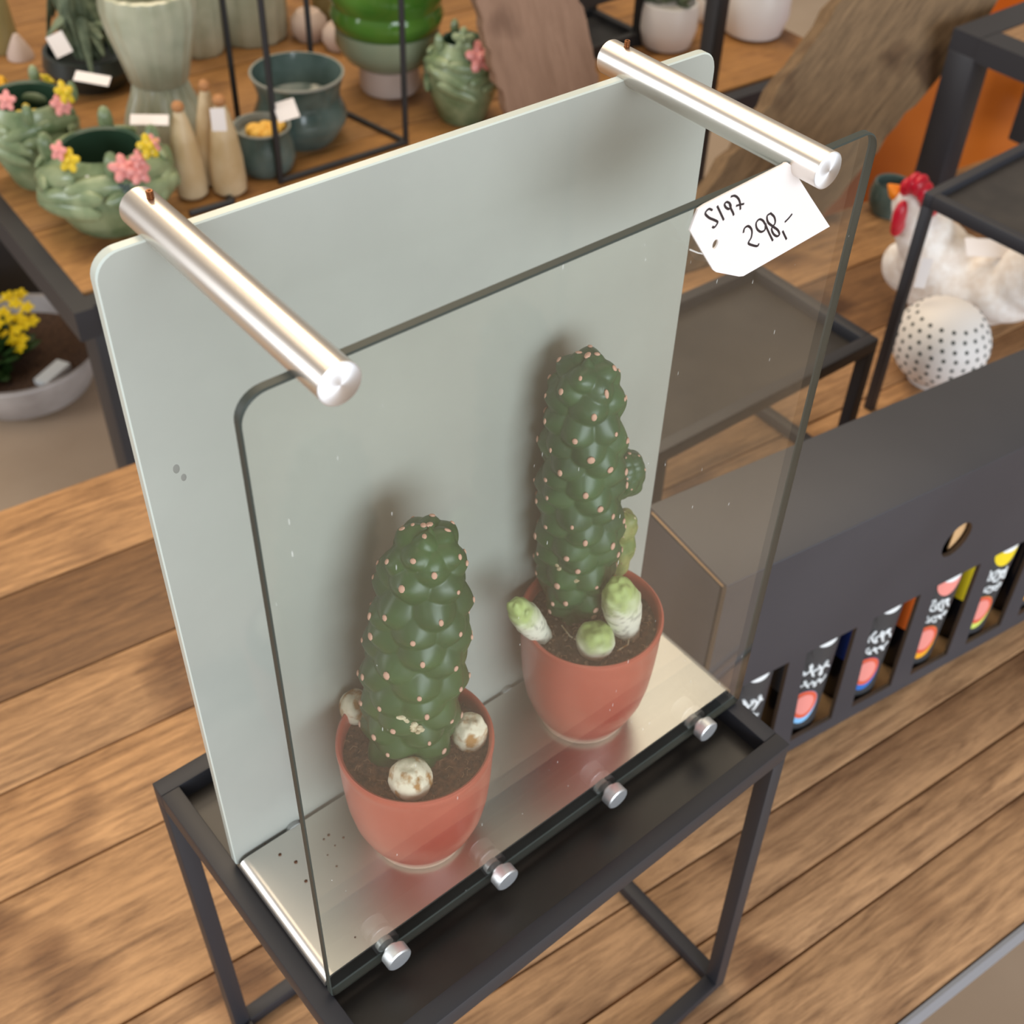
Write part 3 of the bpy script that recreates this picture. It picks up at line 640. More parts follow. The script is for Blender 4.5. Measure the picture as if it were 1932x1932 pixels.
# bottles
def bottle(k, sx, label, disc_rim, disc_core, side, topc):
    r = .0255; c = bx(sx, .0320, .005); t = thing('bottle', c, label, 'bottle', 'bottles in the black cardboard box')
    MB().lathe([(0, 0), (.025, 0), (r - .0008, .003), (r, .008), (r, .118), (r - .003, .135), (.017, .158), (.0125, .172), (.012, .205), (.0145, .207), (.0145, .216), (.012, .217), (0, .217)], c, 40).build('glass_body', M['bottle'], t)
    base = math.atan2(-bn.y, -bn.x)
    def patch(a0, a1, z0, z1, rr, n=14):
        b = MB(); vs = []; 
        for i in range(n + 1):
            a = base + a0 + (a1 - a0) * i / n
            for z in (z0, z1): vs.append(c + Vector((rr * math.cos(a), rr * math.sin(a), z)))
        vs2 = [c + (v - c - Vector((0, 0, (v - c).z))) * ((rr - .0003) / rr) + Vector((0, 0, (v - c).z)) for v in vs]
        N = len(vs); fs = []
        for i in range(n): q = 2 * i; fs += [(q, q + 2, q + 3, q + 1), (N + q, N + q + 1, N + q + 3, N + q + 2), (q, N + q, N + q + 2, q + 2), (q + 1, q + 3, N + q + 3, N + q + 1)]
        fs += [(0, 1, N + 1, N), (2 * n, N + 2 * n, N + 2 * n + 1, 2 * n + 1)]
        return b.add(vs + vs2, fs)
    def disc(a0, z0, ra, rz, rr, half=None):
        b = MB(); vs = []; n = 28
        rings = [0, .25, .5, .75, 1]
        for q in rings:
            for i in range(n):
                x = ra * q * math.cos(2 * PI * i / n); y = rz * q * math.sin(2 * PI * i / n)
                if half and y < half * rz: y = half * rz
                a = base + a0 + x / rr; vs.append(c + Vector((rr * math.cos(a), rr * math.sin(a), z0 + y)))
        fs = [(j * n + i, j * n + (i + 1) % n, (j + 1) * n + (i + 1) % n, (j + 1) * n + i) for j in range(len(rings) - 1) for i in range(n)]
        return b.add(vs, fs)
    A = -.35
    lb = patch(A - .52, A + .85, .006, .150, r + .0005); lb = lb.build('label', M['lbl'], t)
    patch(A - 1.45, A - .56, .052, .112, r + .0005).build('side_label', M[side], t)
    disc(A + .0, .040, .0125, .0215, r + .0010).build('fruit_disc', M[disc_rim], lb); disc(A + .0, .0435, .0114, .0178, r + .0013).build('fruit_slice', M[disc_core], lb)
    disc(A + .0, .0440, .0080, .0130, r + .0016).build('fruit_core', M['pink'], lb)
    disc(A + .15, .113, .011, .0145, r + .0010).build('top_disc', M[topc], lb); disc(A + .15, .121, .0095, .006, r + .0013).build('top_highlight', M['white'], lb)
    b = MB(); rg = random.Random(k)
    for (z, n, amp, wd) in ((.086, 7, .0075, .0013), (.069, 8, .0042, .0009)):
        pts = []
        for i in range(n * 9 + 1):
            u = i / (n * 9); th_ = u * n * PI; x = -.0115 + .0225 * u + .0017 * math.sin(2 * th_ + 1.0 + k); a = base + A + .02 + x / r
            zz = z + amp * (math.sin(th_ + k) + .35 * math.sin(1.7 * th_ + 2 * k)) * .8 + .003 * u
            pts.append(c + Vector(((r + .0011) * math.cos(a), (r + .0011) * math.sin(a), zz)))
        b.tube(pts, wd * .8, 5)
    b.build('script_lettering', M['white'], lb)
    return t
specs = [('half-hidden black bottle in box window beside the tray stand corner', 'sky', 'red', 'navy', 'lbl'),
         ('black bottle with white script and pale blue rim disc', 'sky', 'red', 'lbl', 'lbl'),
         ('black bottle with blue-rimmed red disc and navy side label', 'blue', 'red', 'navy', 'lbl'),
         ('black bottle with amber-rimmed red disc, orange side label, pink top disc', 'amber', 'red', 'orange', 'pink'),
         ('black bottle with lime-rimmed red disc and yellow top disc', 'lime', 'red', 'yellow', 'yellow'),
         ('black bottle behind last box window, cut by the right picture edge', 'amber', 'red', 'bottle', 'yellow')]
for k in range(6): bottle(k, wins[k][0] + .0235, *specs[k])

# ================================================================== BOARDS
def leaning_board(name, pts, th, n, label, m_):
    """pts: base-left, base-right, top-right, top-left in space, th thickness along n"""
    P = [Vector(p) for p in pts]; c = (P[0] + P[1]) / 2; up = ((P[3] + P[2]) / 2 - c); L = up.length; up.normalize(); xr = (P[1] - P[0]); xr = (xr - up * xr.dot(up)).normalized(); nn = up.cross(xr).normalized()
    b = MB(); rg = random.Random(len(label)); N = 22; vs = []; Wd = (P[1] - P[0]).length
    for i in range(N + 1):
        t = i / N; l = P[0].lerp(P[3], t); r = P[1].lerp(P[2], t)
        jl = rg.uniform(-.004, .004); jr = rg.uniform(-.004, .004)
        vs += [l + xr * jl, r + xr * jr, r + xr * (jr - .006) + nn * th, l + xr * (jl + .006) + nn * th]
    for k in range(8):
        if vs[k].z < TZ + .001: vs[k] = Vector((vs[k].x, vs[k].y, TZ + .001))
    fs = [(0, 1, 2, 3), (4 * N + 3, 4 * N + 2, 4 * N + 1, 4 * N)]
    for i in range(N):
        for k in range(4): fs.append((4 * i + k, 4 * i + (k + 1) % 4, 4 * i + 4 + (k + 1) % 4, 4 * i + 4 + k))
    me = bpy.data.meshes.new(name); o = bpy.data.objects.new(name, me); COL.objects.link(o)
    rot = Matrix((up, xr, nn)).transposed(); ri = rot.inverted()
    me.from_pydata([tuple(ri @ (Vector(v) - c)) for v in vs], [], fs); o.matrix_world = Matrix.Translation(c) @ rot.to_4x4(); me.materials.append(m_)
    at = me.color_attributes.new('tint', 'FLOAT_COLOR', 'POINT'); at.data.foreach_set('color', np.ones(len(vs) * 4, dtype=np.float32))
    bm = bmesh.new(); bm.from_mesh(me); bmesh.ops.recalc_face_normals(bm, faces=bm.faces[:]); bm.to_mesh(me); bm.free()
    return tag(o, label, 'wooden board')
def lean(u0, v0, u1, v1, back, utop0, utop1, vtop):
    a = onz(u0, v0, TZ + .002); b_ = onz(u1, v1, TZ + .002); d = (b_ - a).normalized(); n = Vector((-d.y, d.x, 0)) ; pn = (n + Vector((0, 0, -back)))
    return [a, b_, onpl(utop1, vtop, a, pn), onpl(utop0, vtop, a, pn)]
q = lean(1215, 538, 1528, 440, .40, 1615, 1920, -40)
leaning_board('weathered_board', q, .035, None, 'wide weathered grey-brown plank leaning behind right end of glass case', M['board'])
q = lean(975, 284, 1150, 239, .22, 885, 1085, -40)
leaning_board('brown_board', q, .028, None, 'smooth brown plank leaning among the green ceramics', M['board2'])

# ================================================================== HEN, BALL, ORANGE PLANTER, TALL STAND
hy = .40
hen = thing('hen_figurine', Vector((1.05, .30, 0)), 'white rough ceramic hen with red comb and orange beak', 'figurine')
ORG[hen.name].z = TZ; hen.location.z = TZ
def hp(u, v, dy=0): return ony(u, v, .414 - .00058 * (u - 1715) + dy)
sk = bpy.data.meshes.new('hen_body'); hb = bpy.data.objects.new('hen_body', sk); COL.objects.link(hb); hb.parent = hen; ORG[hb.name] = ORG[hen.name]
b = MB()
def blob(u, v, rx, ry, rz, dy=0): b.ell(hp(u, v, dy), (rx, ry, rz), None, 20, 12)
blob(1716, 390, .022, .022, .025); blob(1722, 420, .026, .026, .032); blob(1742, 450, .034, .032, .036); blob(1762, 490, .044, .042, .044); blob(1790, 535, .058, .052, .056)
blob(1845, 546, .060, .050, .047); blob(1900, 542, .060, .050, .042); blob(1950, 525, .050, .04, .042); blob(1990, 505, .040, .028, .060); blob(1860, 566, .055, .045, .024); blob(1705, 510, .020, .032, .034)
sk.from_pydata([tuple(Vector(v) - ORG[hen.name] + Vector((0, 0, .005))) for v in b.v], [], b.f); sk.materials.append(M['porc'])
md = hb.modifiers.new('remesh', 'REMESH'); md.mode = 'VOXEL'; md.voxel_size = .005; md.use_smooth_shade = True
ms = hb.modifiers.new('smooth', 'SMOOTH'); ms.iterations = 8; ms.factor = .6
d0 = hp(1700, 372); d1 = hp(1676, 348)
MB().tube([d0 + Vector((.006, 0, -.004)), d0.lerp(d1, .5), d1], [.0105, .0085, .0015], 14).build('beak', M['beak'], hen)
b = MB()
for (u, v, r) in ((1712, 352, .011), (1724, 346, .013), (1736, 350, .013), (1745, 362, .012), (1754, 376, .013), (1762, 388, .014)): b.ell(hp(u, v), (r, .007, r), None, 12, 8)
b.build('comb', M['comb'], hen)
b = MB().ell(hp(1697, 408, -.016), (.010, .007, .020), None, 12, 8).ell(hp(1694, 425, -.016), (.010, .007, .014), None, 12, 8); b.build('wattle', M['comb'], hen)
MB().ell(hp(1738, 405, -.022), (.003, .002, .003), None, 8, 6).build('eye', M['blackflat'], hen)
ec = onz(1757, 712, TZ); er = .054; ec = Vector((ec.x - .002, ec.y + .001, TZ))
ball = thing('perforated_ball', ec, 'white perforated ceramic ball in front of the white hen', 'ornament')
MB().lathe([(0, 0), (.026, 0)] + [(er * math.cos(a), er * .93 + er * .93 * math.sin(a)) for a in [R_(-58 + k * 148 / 24) for k in range(25)]], ec, 48).build('shell', M['porc2'], ball)
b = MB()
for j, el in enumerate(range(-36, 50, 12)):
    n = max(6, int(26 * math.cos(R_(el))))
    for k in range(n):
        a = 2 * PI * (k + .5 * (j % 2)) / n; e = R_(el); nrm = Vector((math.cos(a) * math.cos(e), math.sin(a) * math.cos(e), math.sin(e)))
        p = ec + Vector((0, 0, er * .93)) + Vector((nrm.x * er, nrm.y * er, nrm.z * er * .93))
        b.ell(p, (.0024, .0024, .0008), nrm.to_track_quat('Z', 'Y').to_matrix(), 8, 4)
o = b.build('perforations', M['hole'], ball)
p0 = onz(1757, 352, TZ); tall = thing('tall_stand', p0, 'tall black metal stand with a wooden top at the upper right', 'side table')
zt = zup((p0.x, p0.y), 95)
for (dx, dy_) in ((0, 0), (.24, 0)):
    MB().beam(p0 + Vector((dx, dy_, 0)), p0 + Vector((dx, dy_, zt - TZ)), .042, .042, bev=.002).build('leg', M['black'], tall)
tw = onz(1850, 92, zt - .02)
MB().beam((p0.x - .02, p0.y, zt + .012), (p0.x + .26, p0.y, zt + .012), .042, .03).build('top_rail', M['black'], tall)
MB().beam((p0.x, p0.y - .02, zt + .012), (p0.x, p0.y - .30, zt + .012), .042, .03).build('top_rail', M['black'], tall)
MB().beam((p0.x + .24, p0.y - .02, zt + .012), (p0.x + .24, p0.y - .30, zt + .012), .042, .03).build('top_rail', M['black'], tall)
MB().box((p0.x + .12, p0.y - .16, zt + .016), (.20, .28, .018)).build('wood_top', M['shelfwood'], tall)
for dx in (0, .24): MB().beam(Vector((p0.x + dx, p0.y - .29, TZ)), Vector((p0.x + dx, p0.y - .29, zt)), .03, .03, bev=.002).build('leg', M['black'], tall)
oc = Vector((1.83, .80, FLZ)); OH = zup((1.70, .70), 92) - FLZ
tag(MB().lathe([(0, 0), (.17, 0), (.20, .05), (.24, .45), (.255, OH - .05), (.262, OH - .02), (.258, OH), (.24, OH - .01), (.23, OH - .1), (0, OH - .12)], oc, 64).build('orange_planter', M['orangepot'], loc=oc), 'large glossy orange planter behind the black stands', 'planter')
pq = ony(1346, 60, .90); pq.z = FLZ; t = thing('black_post', pq, 'slim black post on the floor in front of the white pots', 'post')
MB().box(pq + Vector((0, 0, .012)), (.16, .16, .016), bev=.002).build('foot_plate', M['blackflat'], t)
MB().beam(pq + Vector((0, 0, .02)), pq + Vector((0, 0, 1.45)), .024, .024, bev=.001).build('upright', M['blackflat'], t)
tcv = onz(1672, 400, TZ)
tag(MB().lathe([(0, 0), (.02, 0), (.027, .012), (.029, .03), (.025, .045), (.022, .044), (.024, .03), (0, .01)], tcv, 32).build('teal_bowl', M['teal'], loc=tcv), 'small dark teal pot left of the white hen', 'pot')

# ================================================================== CERAMICS ON THE FAR TABLE
def on_table(u, v): return onz(u, v, TZ)
def flower(t, p, n, r, m_, name='flower'):
    b = MB(); n = n.normalized(); x = n.orthogonal().normalized(); y = n.cross(x)
    for k in range(5):
        a = 2 * PI * k / 5; d = x * math.cos(a) + y * math.sin(a); rot = Matrix((d, n.cross(d), n)).transposed()
        b.ell(p + d * r * .42, (r * .5, r * .32, r * .2), rot, 8, 5)
    b.ell(p + n * r * .15, (r * .3,) * 3, None, 8, 5); return b.build(name, m_, t)
def leafy_pot(u, v, urim, vrim, wr, wb, label, flw, tags=()):
    p = on_table(u, v); cx, cy = p.x, p.y + wb * .8; c = Vector((cx, cy, TZ)); zr = zup((cx, cy), vrim) - TZ
    t = thing('green_relief_pot', c, label, 'flower pot', 'green pots with leaf relief')
    h = zr
    b = MB(); b.cur = 0
    b.lathe([(0, 0), (wb * .62, 0), (wb * .70, h * .05), (wb * .93, h * .35), (wb * .98, h * .55), (wb * .92, h * .78), (wr * 1.12, h * .95), (wr * 1.02, h)], c, 48, closed=True)
    b.cur = 1; b.lathe([(wr * 1.02, h), (wr * .94, h - .003), (wr * .98, h * .7), (wr * .8, h * .2), (0, h * .15)], c, 48, closed=True)
    b.build('pot', [M['sage'], M['darkin']], t)
    b = MB(); rg = random.Random(int(u))
    for row, (zz, n) in enumerate(((h * .50, 5), (h * .64, 6), (h * .78, 6))):
        for k in range(n):
            a = 2 * PI * (k + .5 * row + rg.uniform(-.12, .12)) / n; rr = wb * (.95, .93, .84)[row]
            d = Vector((math.cos(a), math.sin(a), 0)); tn = Vector((-math.sin(a), math.cos(a), 0)); up = (Vector((0, 0, 1)) + d * (.1 - .25 * row)).normalized()
            rot = Matrix((tn, up, tn.cross(up))).transposed() @ Matrix.Rotation(rg.uniform(-.4, .4), 3, 'Z')
            b.ell(c + d * rr + Vector((0, 0, zz)), (wb * .60, wb * .19, wb * .13), rot, 16, 9)
    for k in range(4):
        a = 2 * PI * (k + .6 + rg.random() * .3) / 4; b.ell(c + Vector((math.cos(a), math.sin(a), 0)) * wr * 1.32 + Vector((0, 0, h * 1.0)), (wb * .13, wb * .13, wb * .26), None, 8, 6)
    b.build('leaf_relief', M['sage'], t)
    for (fu, fv, col, r) in flw:
        # keep the flower on the wall of the pot nearest to us
        q = onpl(fu, fv, np.array(c) + np.array([-.5, -.62, 0]) * wb * 1.15, (-.62, -.78, .1)) if fv > vrim else onz(fu, fv, TZ + h * 1.03)
        d = q - c; d.z = 0; dl = d.length
        if dl > wb * 1.12: q = c + d * (wb * 1.12 / dl) + Vector((0, 0, q.z - c.z))
        flower(t, q, (d.normalized() if d.length > 0 else Vector((0, -1, 0))) + Vector((0, 0, .5)), r, M[col])
    return t, c, h
pA, cA, hA = leafy_pot(262, 452, 216, 272, .047, .077, 'front green leaf-relief pot with pink and yellow flowers, behind left tube',
    [(130, 303, 'floweryel', .017), (300, 285, 'floweryel', .018), (232, 318, 'flowerpink', .020), (262, 325, 'flowerpink', .018), (262, 300, 'flowerpink', .013), (335, 285, 'flowerpink', .013), (110, 285, 'flowerpink', .014), (165, 345, 'whitepot', .010), (240, 352, 'teal', .012)])
pB, cB, hB = leafy_pot(112, 362, 96, 180, .044, .055, 'rear green leaf-relief pot with pink and yellow flowers, at left edge',
    [(52, 218, 'floweryel', .017), (200, 190, 'floweryel', .018), (135, 205, 'flowerpink', .017), (160, 200, 'flowerpink', .016), (12, 190, 'flowerpink', .015), (225, 190, 'flowerpink', .013), (75, 255, 'whitepot', .010), (90, 150, 'floweryel', .012)])
pC, cC, hC = leafy_pot(905, 240, 898, 72, .028, .052, 'green leaf-relief vase with pink flower, half hidden by brown plank',
    [(905, 108, 'flowerpink', .026), (875, 75, 'sage', .02)])
# fluted vase
p = on_table(350, 268); c = Vector((p.x, p.y + .050, TZ)); s_ = 1 / pxm(c + Vector((0, 0, .08)))
zw = zup((c.x, c.y), 150) - TZ; zt_ = zup((c.x, c.y), -22) - TZ
b = MB(); b.lathe([(0, 0), (.056, 0), (.058, .006), (.052, zw * .4), (.041, zw * .75), (.036, zw)], c, 72, fn=lambda a, z, i: 1 + .035 * math.cos(18 * a), closed=True)
b.lathe([(.036, zw), (.039, zw * 1.06), (.047, zw + (zt_ - zw) * .30), (.057, zw + (zt_ - zw) * .62), (.061, zw + (zt_ - zw) * .85), (.058, zt_), (.053, zt_ + .002), (.050, zt_ - .01), (.052, zw + (zt_ - zw) * .7), (.03, zw + .01), (0, zw + .008)], c, 72, fn=lambda a, z, i: 1 + (.045 if i < 7 else 0) * abs(math.sin(9 * a)) , closed=True)
tag(b.build('fluted_vase', M['celadon'], loc=c), 'pale celadon fluted hourglass vase with scalloped rim', 'vase')
# dark planter with hanging succulent
p = on_table(208, 178); c = Vector((p.x, p.y + .05, TZ)); t = thing('dark_planter', c, 'dark slate low planter with trailing grey-green plant, behind left pots', 'potted plant')
zt_ = zup((c.x, c.y), 90) - TZ
MB().lathe([(0, 0), (.045, 0), (.062, .02), (.068, zt_ * .6), (.064, zt_), (.058, zt_), (.06, zt_ * .6), (0, zt_ * .5)], c, 48).build('pot', M['darkpot'], t)
b = MB(); rg = random.Random(5)
for k in range(26):
    a = rg.uniform(0, 2 * PI); d = Vector((math.cos(a), math.sin(a), 0)); r1 = rg.uniform(.02, .07)
    b.tube([c + d * .015 + Vector((0, 0, zt_ * .8)), c + d * r1 * .6 + Vector((0, 0, zt_ + rg.uniform(.04, .12))), c + d * r1 + Vector((0, 0, zt_ + rg.uniform(-.02, .05)))], [.006, .010, .002], 6)
b.build('foliage', M['leaf'], t)
# cream cone figures
for (u, v, ut, vt, r, lb) in ((377, 378, 332, 196, .021, 'left cream cone-shaped figurine with brown tip beside front leaf pot'), (414, 352, 392, 156, .019, 'cream cone-shaped figurine partly hidden behind the tagged one'), (448, 372, 415, 184, .023, 'right cream cone-shaped figurine with a small white tag')):
    p = on_table(u, v); c = Vector((p.x, p.y + r * .8, TZ)); h = zup((c.x, c.y), vt) - TZ
    tt = onpl(ut, vt, np.array(c), (-.55, -.83, 0)) ; off = Vector((tt.x - c.x, tt.y - c.y, 0)) * .55
    t = thing('cone_figurine', c, lb, 'figurine', 'cream cone figurines')
    b = MB(); b.tube([c + off * f + Vector((0, 0, h * f)) for f in (0, .04, .15, .4, .65, .85, .93)], [r * .7, r * .95, r, r * .93, r * .72, r * .45, r * .30], 24); b.build('body', M['cream'], t)
    MB().ell(c + off * .97 + Vector((0, 0, h * .97)), (r * .38, r * .38, h * .06), None, 14, 10).build('tip', M['tip'], t)
# teal vase
p = on_table(608, 286); c = Vector((p.x, p.y + .05, TZ)); h = zup((c.x, c.y), 138) - TZ
b = MB(); b.lathe([(0, 0), (.042, 0), (.050, .008), (.063, h * .30), (.065, h * .42), (.058, h * .60), (.056, h * .72), (.061, h * .92), (.064, h)], c, 56, closed=True)
b.cur = 1; b.lathe([(.064, h), (.0645, h + .003), (.061, h + .003)], c, 56, closed=True); b.cur = 0; b.lathe([(.061, h + .003), (.057, h * .85), (.053, h * .6), (0, h * .3)], c, 56, closed=True)
tag(b.build('teal_vase', [M['teal'], M['tealrim']], loc=c), 'wide blue-green glazed vase behind wire rack', 'vase')
p = on_table(545, 352); c = Vector((p.x + .003, p.y + .062, TZ)); h = zup((c.x, c.y), 238) - TZ
t = thing('teal_cup', c, 'small teal cup with yellow filling and white tag', 'pot')
b = MB(); b.lathe([(0, 0), (.032, 0), (.038, .006), (.042, h * .35), (.040, h * .65), (.037, h * .9), (.038, h)], c, 48, closed=True); b.cur = 1; b.lathe([(.038, h), (.0385, h + .002), (.0355, h + .002), (.034, h * .8), (0, h * .78)], c, 48, closed=True)
b.build('cup', [M['teal'], M['tealrim']], t)
b = MB(); rg = random.Random(2)
for k in range(12): a = rg.uniform(0, 2 * PI); r = rg.uniform(.004, .023); b.ell(c + Vector((r * math.cos(a), r * math.sin(a), h * .92)), (.012, .009, .010), None, 8, 6)
o = b.build('filling', M['banana'], t); o['kind'] = 'stuff'
# footed green bowl
p = on_table(768, 184); c = Vector((p.x, p.y + .045, TZ)); t = thing('footed_vase', c, 'glossy emerald ribbed vase on a pinkish unglazed foot', 'vase')
zf = zup((c.x, c.y), 118) - TZ; z2 = zup((c.x, c.y), 45) - TZ; z3 = z2 + .09
MB().lathe([(0, 0), (.043, 0), (.045, .004), (.045, zf), (0, zf)], c, 40).build('foot', M['bisque'], t)
MB().lathe([(0, zf), (.046, zf), (.066, zf + .014), (.078, zf + (z2 - zf) * .6), (.077, z2)], c, 48).build('lower_bowl', M['pistachio'], t)
MB().lathe([(.068, z2 - .006), (.080, z2 + .006), (.084, z2 + .02), (.079, z2 + .034), (.084, z2 + .045), (.088, z2 + .06), (.080, z3), (.074, z3), (.078, z2 + .05), (0, z2)], c, 48).build('upper_bowl', M['emerald'], t)
# pale vases and small pieces at the back
def simple_vase(u, v, prof, m_, label, name='vase', seg=40, dy=.04, fn=None):
    p = on_table(u, v); c = Vector((p.x, p.y + dy, TZ)); return tag(MB().lathe(prof, c, seg, fn=fn).build(name, m_, loc=c), label, 'vase')
cyl = lambda r, h: [(0, 0), (r * .9, 0), (r, .008), (r * 1.02, h * .5), (r * .95, h), (r * .88, h), (r * .9, h * .5), (0, h * .2)]
fl_ = lambda a, z, i: 1 + .03 * math.cos(14 * a)
simple_vase(405, 112, cyl(.036, .24), M['celadon'], 'slim pale celadon vase right of the hourglass vase', 'celadon_vase', 56, fn=fl_)
simple_vase(500, 82, cyl(.058, .22), M['celadon'], 'broad pale celadon vase at top edge beside the slim one', 'celadon_vase', 56, fn=fl_)
simple_vase(28, 110, [(0, 0), (.024, 0), (.026, .01), (.020, .10), (.022, .24), (.018, .25), (0, .2)], M['olive'], 'tall olive bottle vase in top left corner', 'olive_vase')
c = on_table(40, 108); tag(MB().lathe([(0, 0), (.020, 0), (.019, .008), (.010, .026), (.004, .036), (0, .037)], c, 24).build('cream_bell', M['bisque'], loc=c), 'small cream bell at the foot of the olive vase', 'ornament')
for (u, v, r, lb) in ((585, 72, .030, 'pale round stoneware jar behind the wire rack, left of its pair'), (640, 90, .026, 'smaller pale stoneware jar behind the wire rack, near green vase')):
    p = on_table(u, v); c = Vector((p.x, p.y, TZ)); tag(MB().lathe([(0, 0), (r * .7, 0), (r, r * .5), (r * .95, r * 1.1), (r * .6, r * 1.5), (r * .55, r * 1.5), (0, r * 1.2)], c, 32).build('stoneware_jar', M['bisque'], loc=c), lb, 'jar')
simple_vase(655, 60, cyl(.034, .2), M['olive'], 'olive vase at top edge behind stoneware jars', 'olive_vase')
c = on_table(2, 285) + Vector((0, .03, 0)); tag(MB().lathe([(0, 0), (.03, 0), (.045, .03), (.047, .06), (.036, .085), (.03, .085), (.036, .06), (0, .03)], c, 32, fn=lambda a, z, i: 1 + .06 * math.cos(9 * a)).build('mustard_pot', M['mustard'], loc=c), 'mustard yellow ribbed pot cut by left edge', 'pot')
# black crate in the gap and white pots
p = on_table(1160, 110); c = Vector((p.x + .0, p.y + .08, TZ)); t = thing('black_crate', c, 'black open metal crate behind the brown plank', 'crate')
for z in (.01, .10, .19):
    for (x0, y0_, x1, y1_) in ((-.07, -.06, .07, -.06), (-.07, .06, .07, .06), (-.07, -.06, -.07, .06), (.07, -.06, .07, .06)):
        MB().beam(c + Vector((x0, y0_, z)), c + Vector((x1, y1_, z)), .012, .022).build('slat', M['blackflat'], t)
for (x, y) in ((-.07, -.06), (.07, -.06), (-.07, .06), (.07, .06)): MB().beam(c + Vector((x, y, 0)), c + Vector((x, y, .20)), .016, .016).build('post', M['blackflat'], t)
MB().box(c + Vector((0, 0, .006)), (.13, .11, .008)).build('base', M['blackflat'], t)
def white_pot(u, v, wpx, label, seed, hfac=1.5):
    p = on_table(u, v); r = wpx / 2 / pxm(p); c = Vector((p.x, p.y + r * .7, TZ)); h = r * hfac
    t = thing('white_potted_plant', c, label, 'potted plant', 'white pots on the far table')
    MB().lathe([(0, 0), (r * .72, 0), (r * .84, h * .06), (r, h * .45), (r * .98, h * .8), (r * .93, h), (r * .85, h), (r * .88, h * .7), (0, h * .6)], c, 40).build('pot', M['whitepot'], t)
    b = MB(); rg = random.Random(seed)
    for k in range(60):
        a = rg.uniform(0, 2 * PI); e = rg.uniform(.2, 1.4); d = Vector((math.cos(a) * math.cos(e), math.sin(a) * math.cos(e), math.sin(e))); L = rg.uniform(.5, 1.1) * r
        b.ell(c + Vector((0, 0, h * .92)) + d * L * .8, (L * .35, L * .16, L * .08), d.to_track_quat('X', 'Z').to_matrix(), 7, 4)
    b.build('foliage', M['leaf'], t)
white_pot(1283, 98, 112, 'white pot with grey-green plant nearest the right tube screw', 1)
white_pot(1357, 48, 60, 'white pot partly behind the black post, middle of three', 3)
white_pot(1452, 76, 130, 'wide white pot at rightmost of the three on far table', 2, 1.35)

# ================================================================== WIRE RACKS
def wire_rack(label, fl_, fr_, dep, h, zmid, m_=None, rr=.0042):
    a = on_table(*fl_); b_ = on_table(*fr_); d = (b_ - a).normalized(); n = Vector((-d.y, d.x, 0)); P = [a, b_, b_ + n * dep - d * .035, a + n * dep + d * .04]
    t = thing('wire_rack', a, label, 'rack')
    for q in P: MB().tube([q + Vector((0, 0, .001)), q + Vector((0, 0, h))], rr, 10).build('post', M['blackflat'], t)
    for z in [.004] + zmid + [h]:
        for i in ((0, 1) if z < .01 else (0, 1, 2, 3)): MB().tube([P[i] + Vector((0, 0, z)), P[(i + 1) % 4] + Vector((0, 0, z))], rr * .9, 8).build('rail', M['blackflat'], t)
    return t
rA = on_table(530, 346); zq = zup((rA.x, rA.y), 112) - TZ
wire_rack('open black wire rack standing among the teal vases', (530, 346), (766, 272), .19, .42, [])
a = on_table(440, 384); t = thing('wire_stand', a, 'low black wire base lying under the cream figurines', 'rack')
P = [a + Vector((0, 0, .004)), Vector((a.x + .015, a.y + .12, TZ + .004))]
MB().tube(P, .004, 8).build('rail', M['blackflat'], t); MB().tube([P[0], P[0] + Vector((-.06, .004, 0))], .004, 8).build('rail', M['blackflat'], t)

# ================================================================== FLOOR THINGS
bc = onz(30, 655, FLZ + .10); bc.z = FLZ; br = .165
t = thing('zinc_bowl', bc, 'grey zinc bowl of yellow flowers on the floor, left edge', 'potted plant')
MB().lathe([(0, 0), (br * .6, 0), (br * .78, .02), (br * .96, .085), (br, .105), (br * 1.03, .108), (br * 1.02, .113), (br * .97, .112), (br * .93, .095), (br * .88, .07), (0, .066)], bc, 64).build('bowl', M['zinc'], t)
MB().lathe([(0, .082), (br * .905, .080), (br * .90, .07), (0, .07)], bc, 40).build('soil', M['soil2'], t)
b = MB(); rg = random.Random(11); pc = bc + Vector((-.055, .0, .085))
for k in range(170):
    a = rg.uniform(0, 2 * PI); e = rg.uniform(.1, 1.45); d = Vector((math.cos(a) * math.cos(e), math.sin(a) * math.cos(e), math.sin(e))); L = rg.uniform(.05, .10)
    b.ell(pc + d * L * .8, (L * .34, L * .16, L * .05), d.to_track_quat('X', 'Z').to_matrix(), 7, 4)
b.build('foliage', M['leafdark'], t)
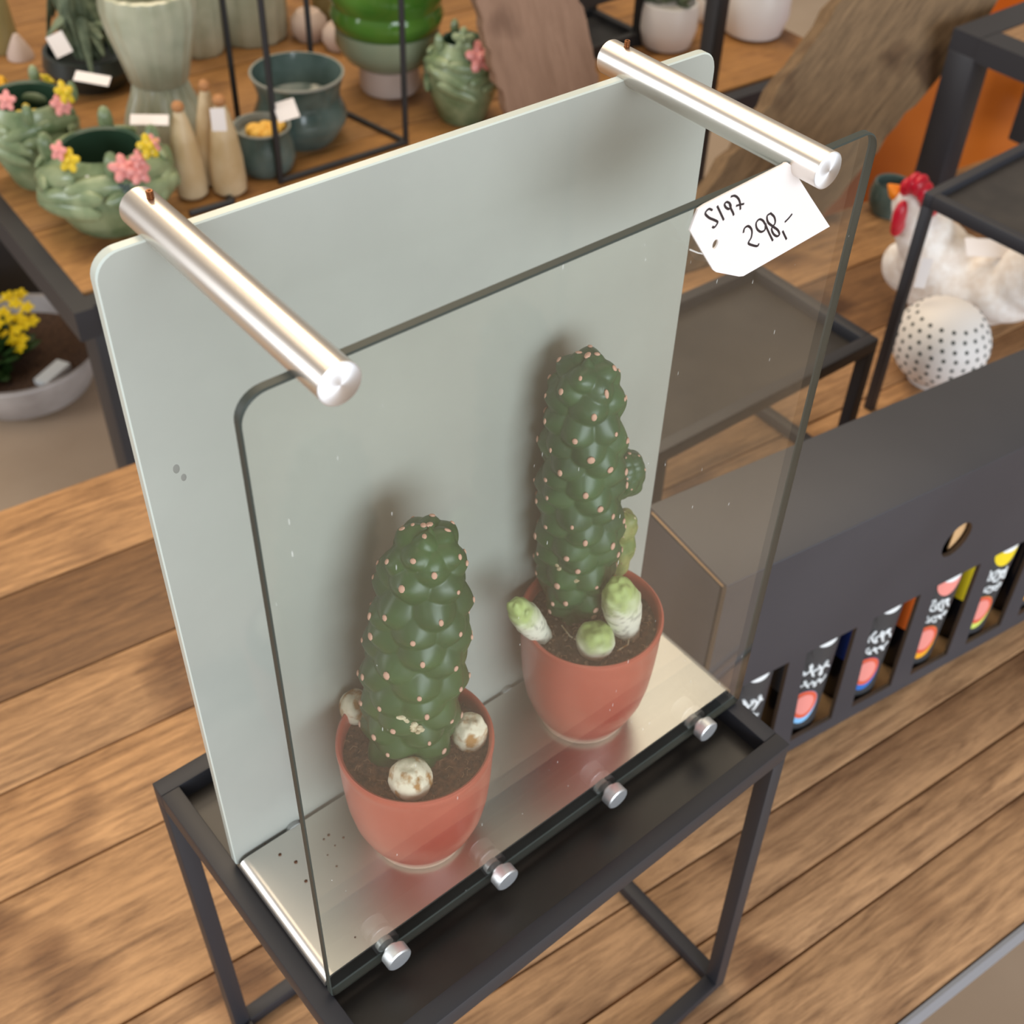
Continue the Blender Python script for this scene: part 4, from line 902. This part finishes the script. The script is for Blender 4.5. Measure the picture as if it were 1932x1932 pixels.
for (u, v) in ((15, 560), (28, 572), (38, 555), (5, 590), (35, 600), (46, 612), (30, 620), (60, 605), (8, 635), (20, 640), (40, 640), (35, 655), (-6, 610), (-12, 570), (50, 580), (12, 600)):
    zf = FLZ + .085 + .105; q = onz(u, v, zf); d = q - pc; d.z = 0
    zf -= min(d.length * .45, .07); q = onz(u, v, zf)
    flower(t, q, Vector((-.2, -.3, 1)), .017, M['petal'])
MB().box(bc + Vector((.025, -.105, .088)), (.07, .03, .012), Matrix.Rotation(.5, 3, 'Z')).build('plant_label', M['white'], t)
p = onz(118, 556, FLZ); cw = .62; cc = Vector((p.x - cw / 2, p.y + .17, FLZ)); t = thing('dark_filler_box', cc, 'added black box filling the dark area under the far table, behind the zinc bowl', 'crate')  # added box, only there to make the area under the far table black
MB().box(cc + Vector((0, 0, .24)), (cw, .30, .48), bev=.006).build('body', M['blackflat'], t)
MB().box(cc + Vector((0, 0, .49)), (cw + .02, .32, .02), bev=.004).build('lid', M['blackflat'], t)

# ================================================================== SMALL TAGS
def small_tag(c, sx, sz, n, label, rz=0):
    n = Vector(n).normalized(); x = Vector((0, 0, 1)).cross(n).normalized(); y = n.cross(x); rot = Matrix((x, y, n)).transposed() @ Matrix.Rotation(rz, 3, 'Z')
    return tag(MB().box(c, (sx, sz, .0008), rot).build('price_tag', M['paper'], loc=c), label, 'price tag')
small_tag(onz(282, 226, TZ + hA * 1.10), .046, .016, (-.2, -.4, 1), 'small white tag on the rim of front leaf pot', -.1)
small_tag(onz(174, 148, TZ + hB * 1.10), .044, .016, (-.2, -.4, 1), 'small white tag on the rim of rear leaf pot', -.3)
small_tag(ony(412, 226, on_table(448, 372).y - .006), .018, .028, (-.5, -.8, .2), 'small white tag on the right cream cone figurine')
small_tag(onz(540, 208, TZ + .105), .028, .026, (-.4, -.6, .8), 'small white tag standing in the teal cup', .3)
small_tag(onz(112, 84, TZ + .10), .024, .030, (-.4, -.7, .5), 'small white tag on the dark slate planter', .4)
small_tag(hp(1866, 468, .0), .055, .022, (-.3, -.5, .9), 'white tag lying on the back of the white hen', -.1)
small_tag(hp(1742, 515, -.055), .013, .034, (-.5, -.8, .2), 'pale blue-white tag hanging on the breast of the hen', -.12)
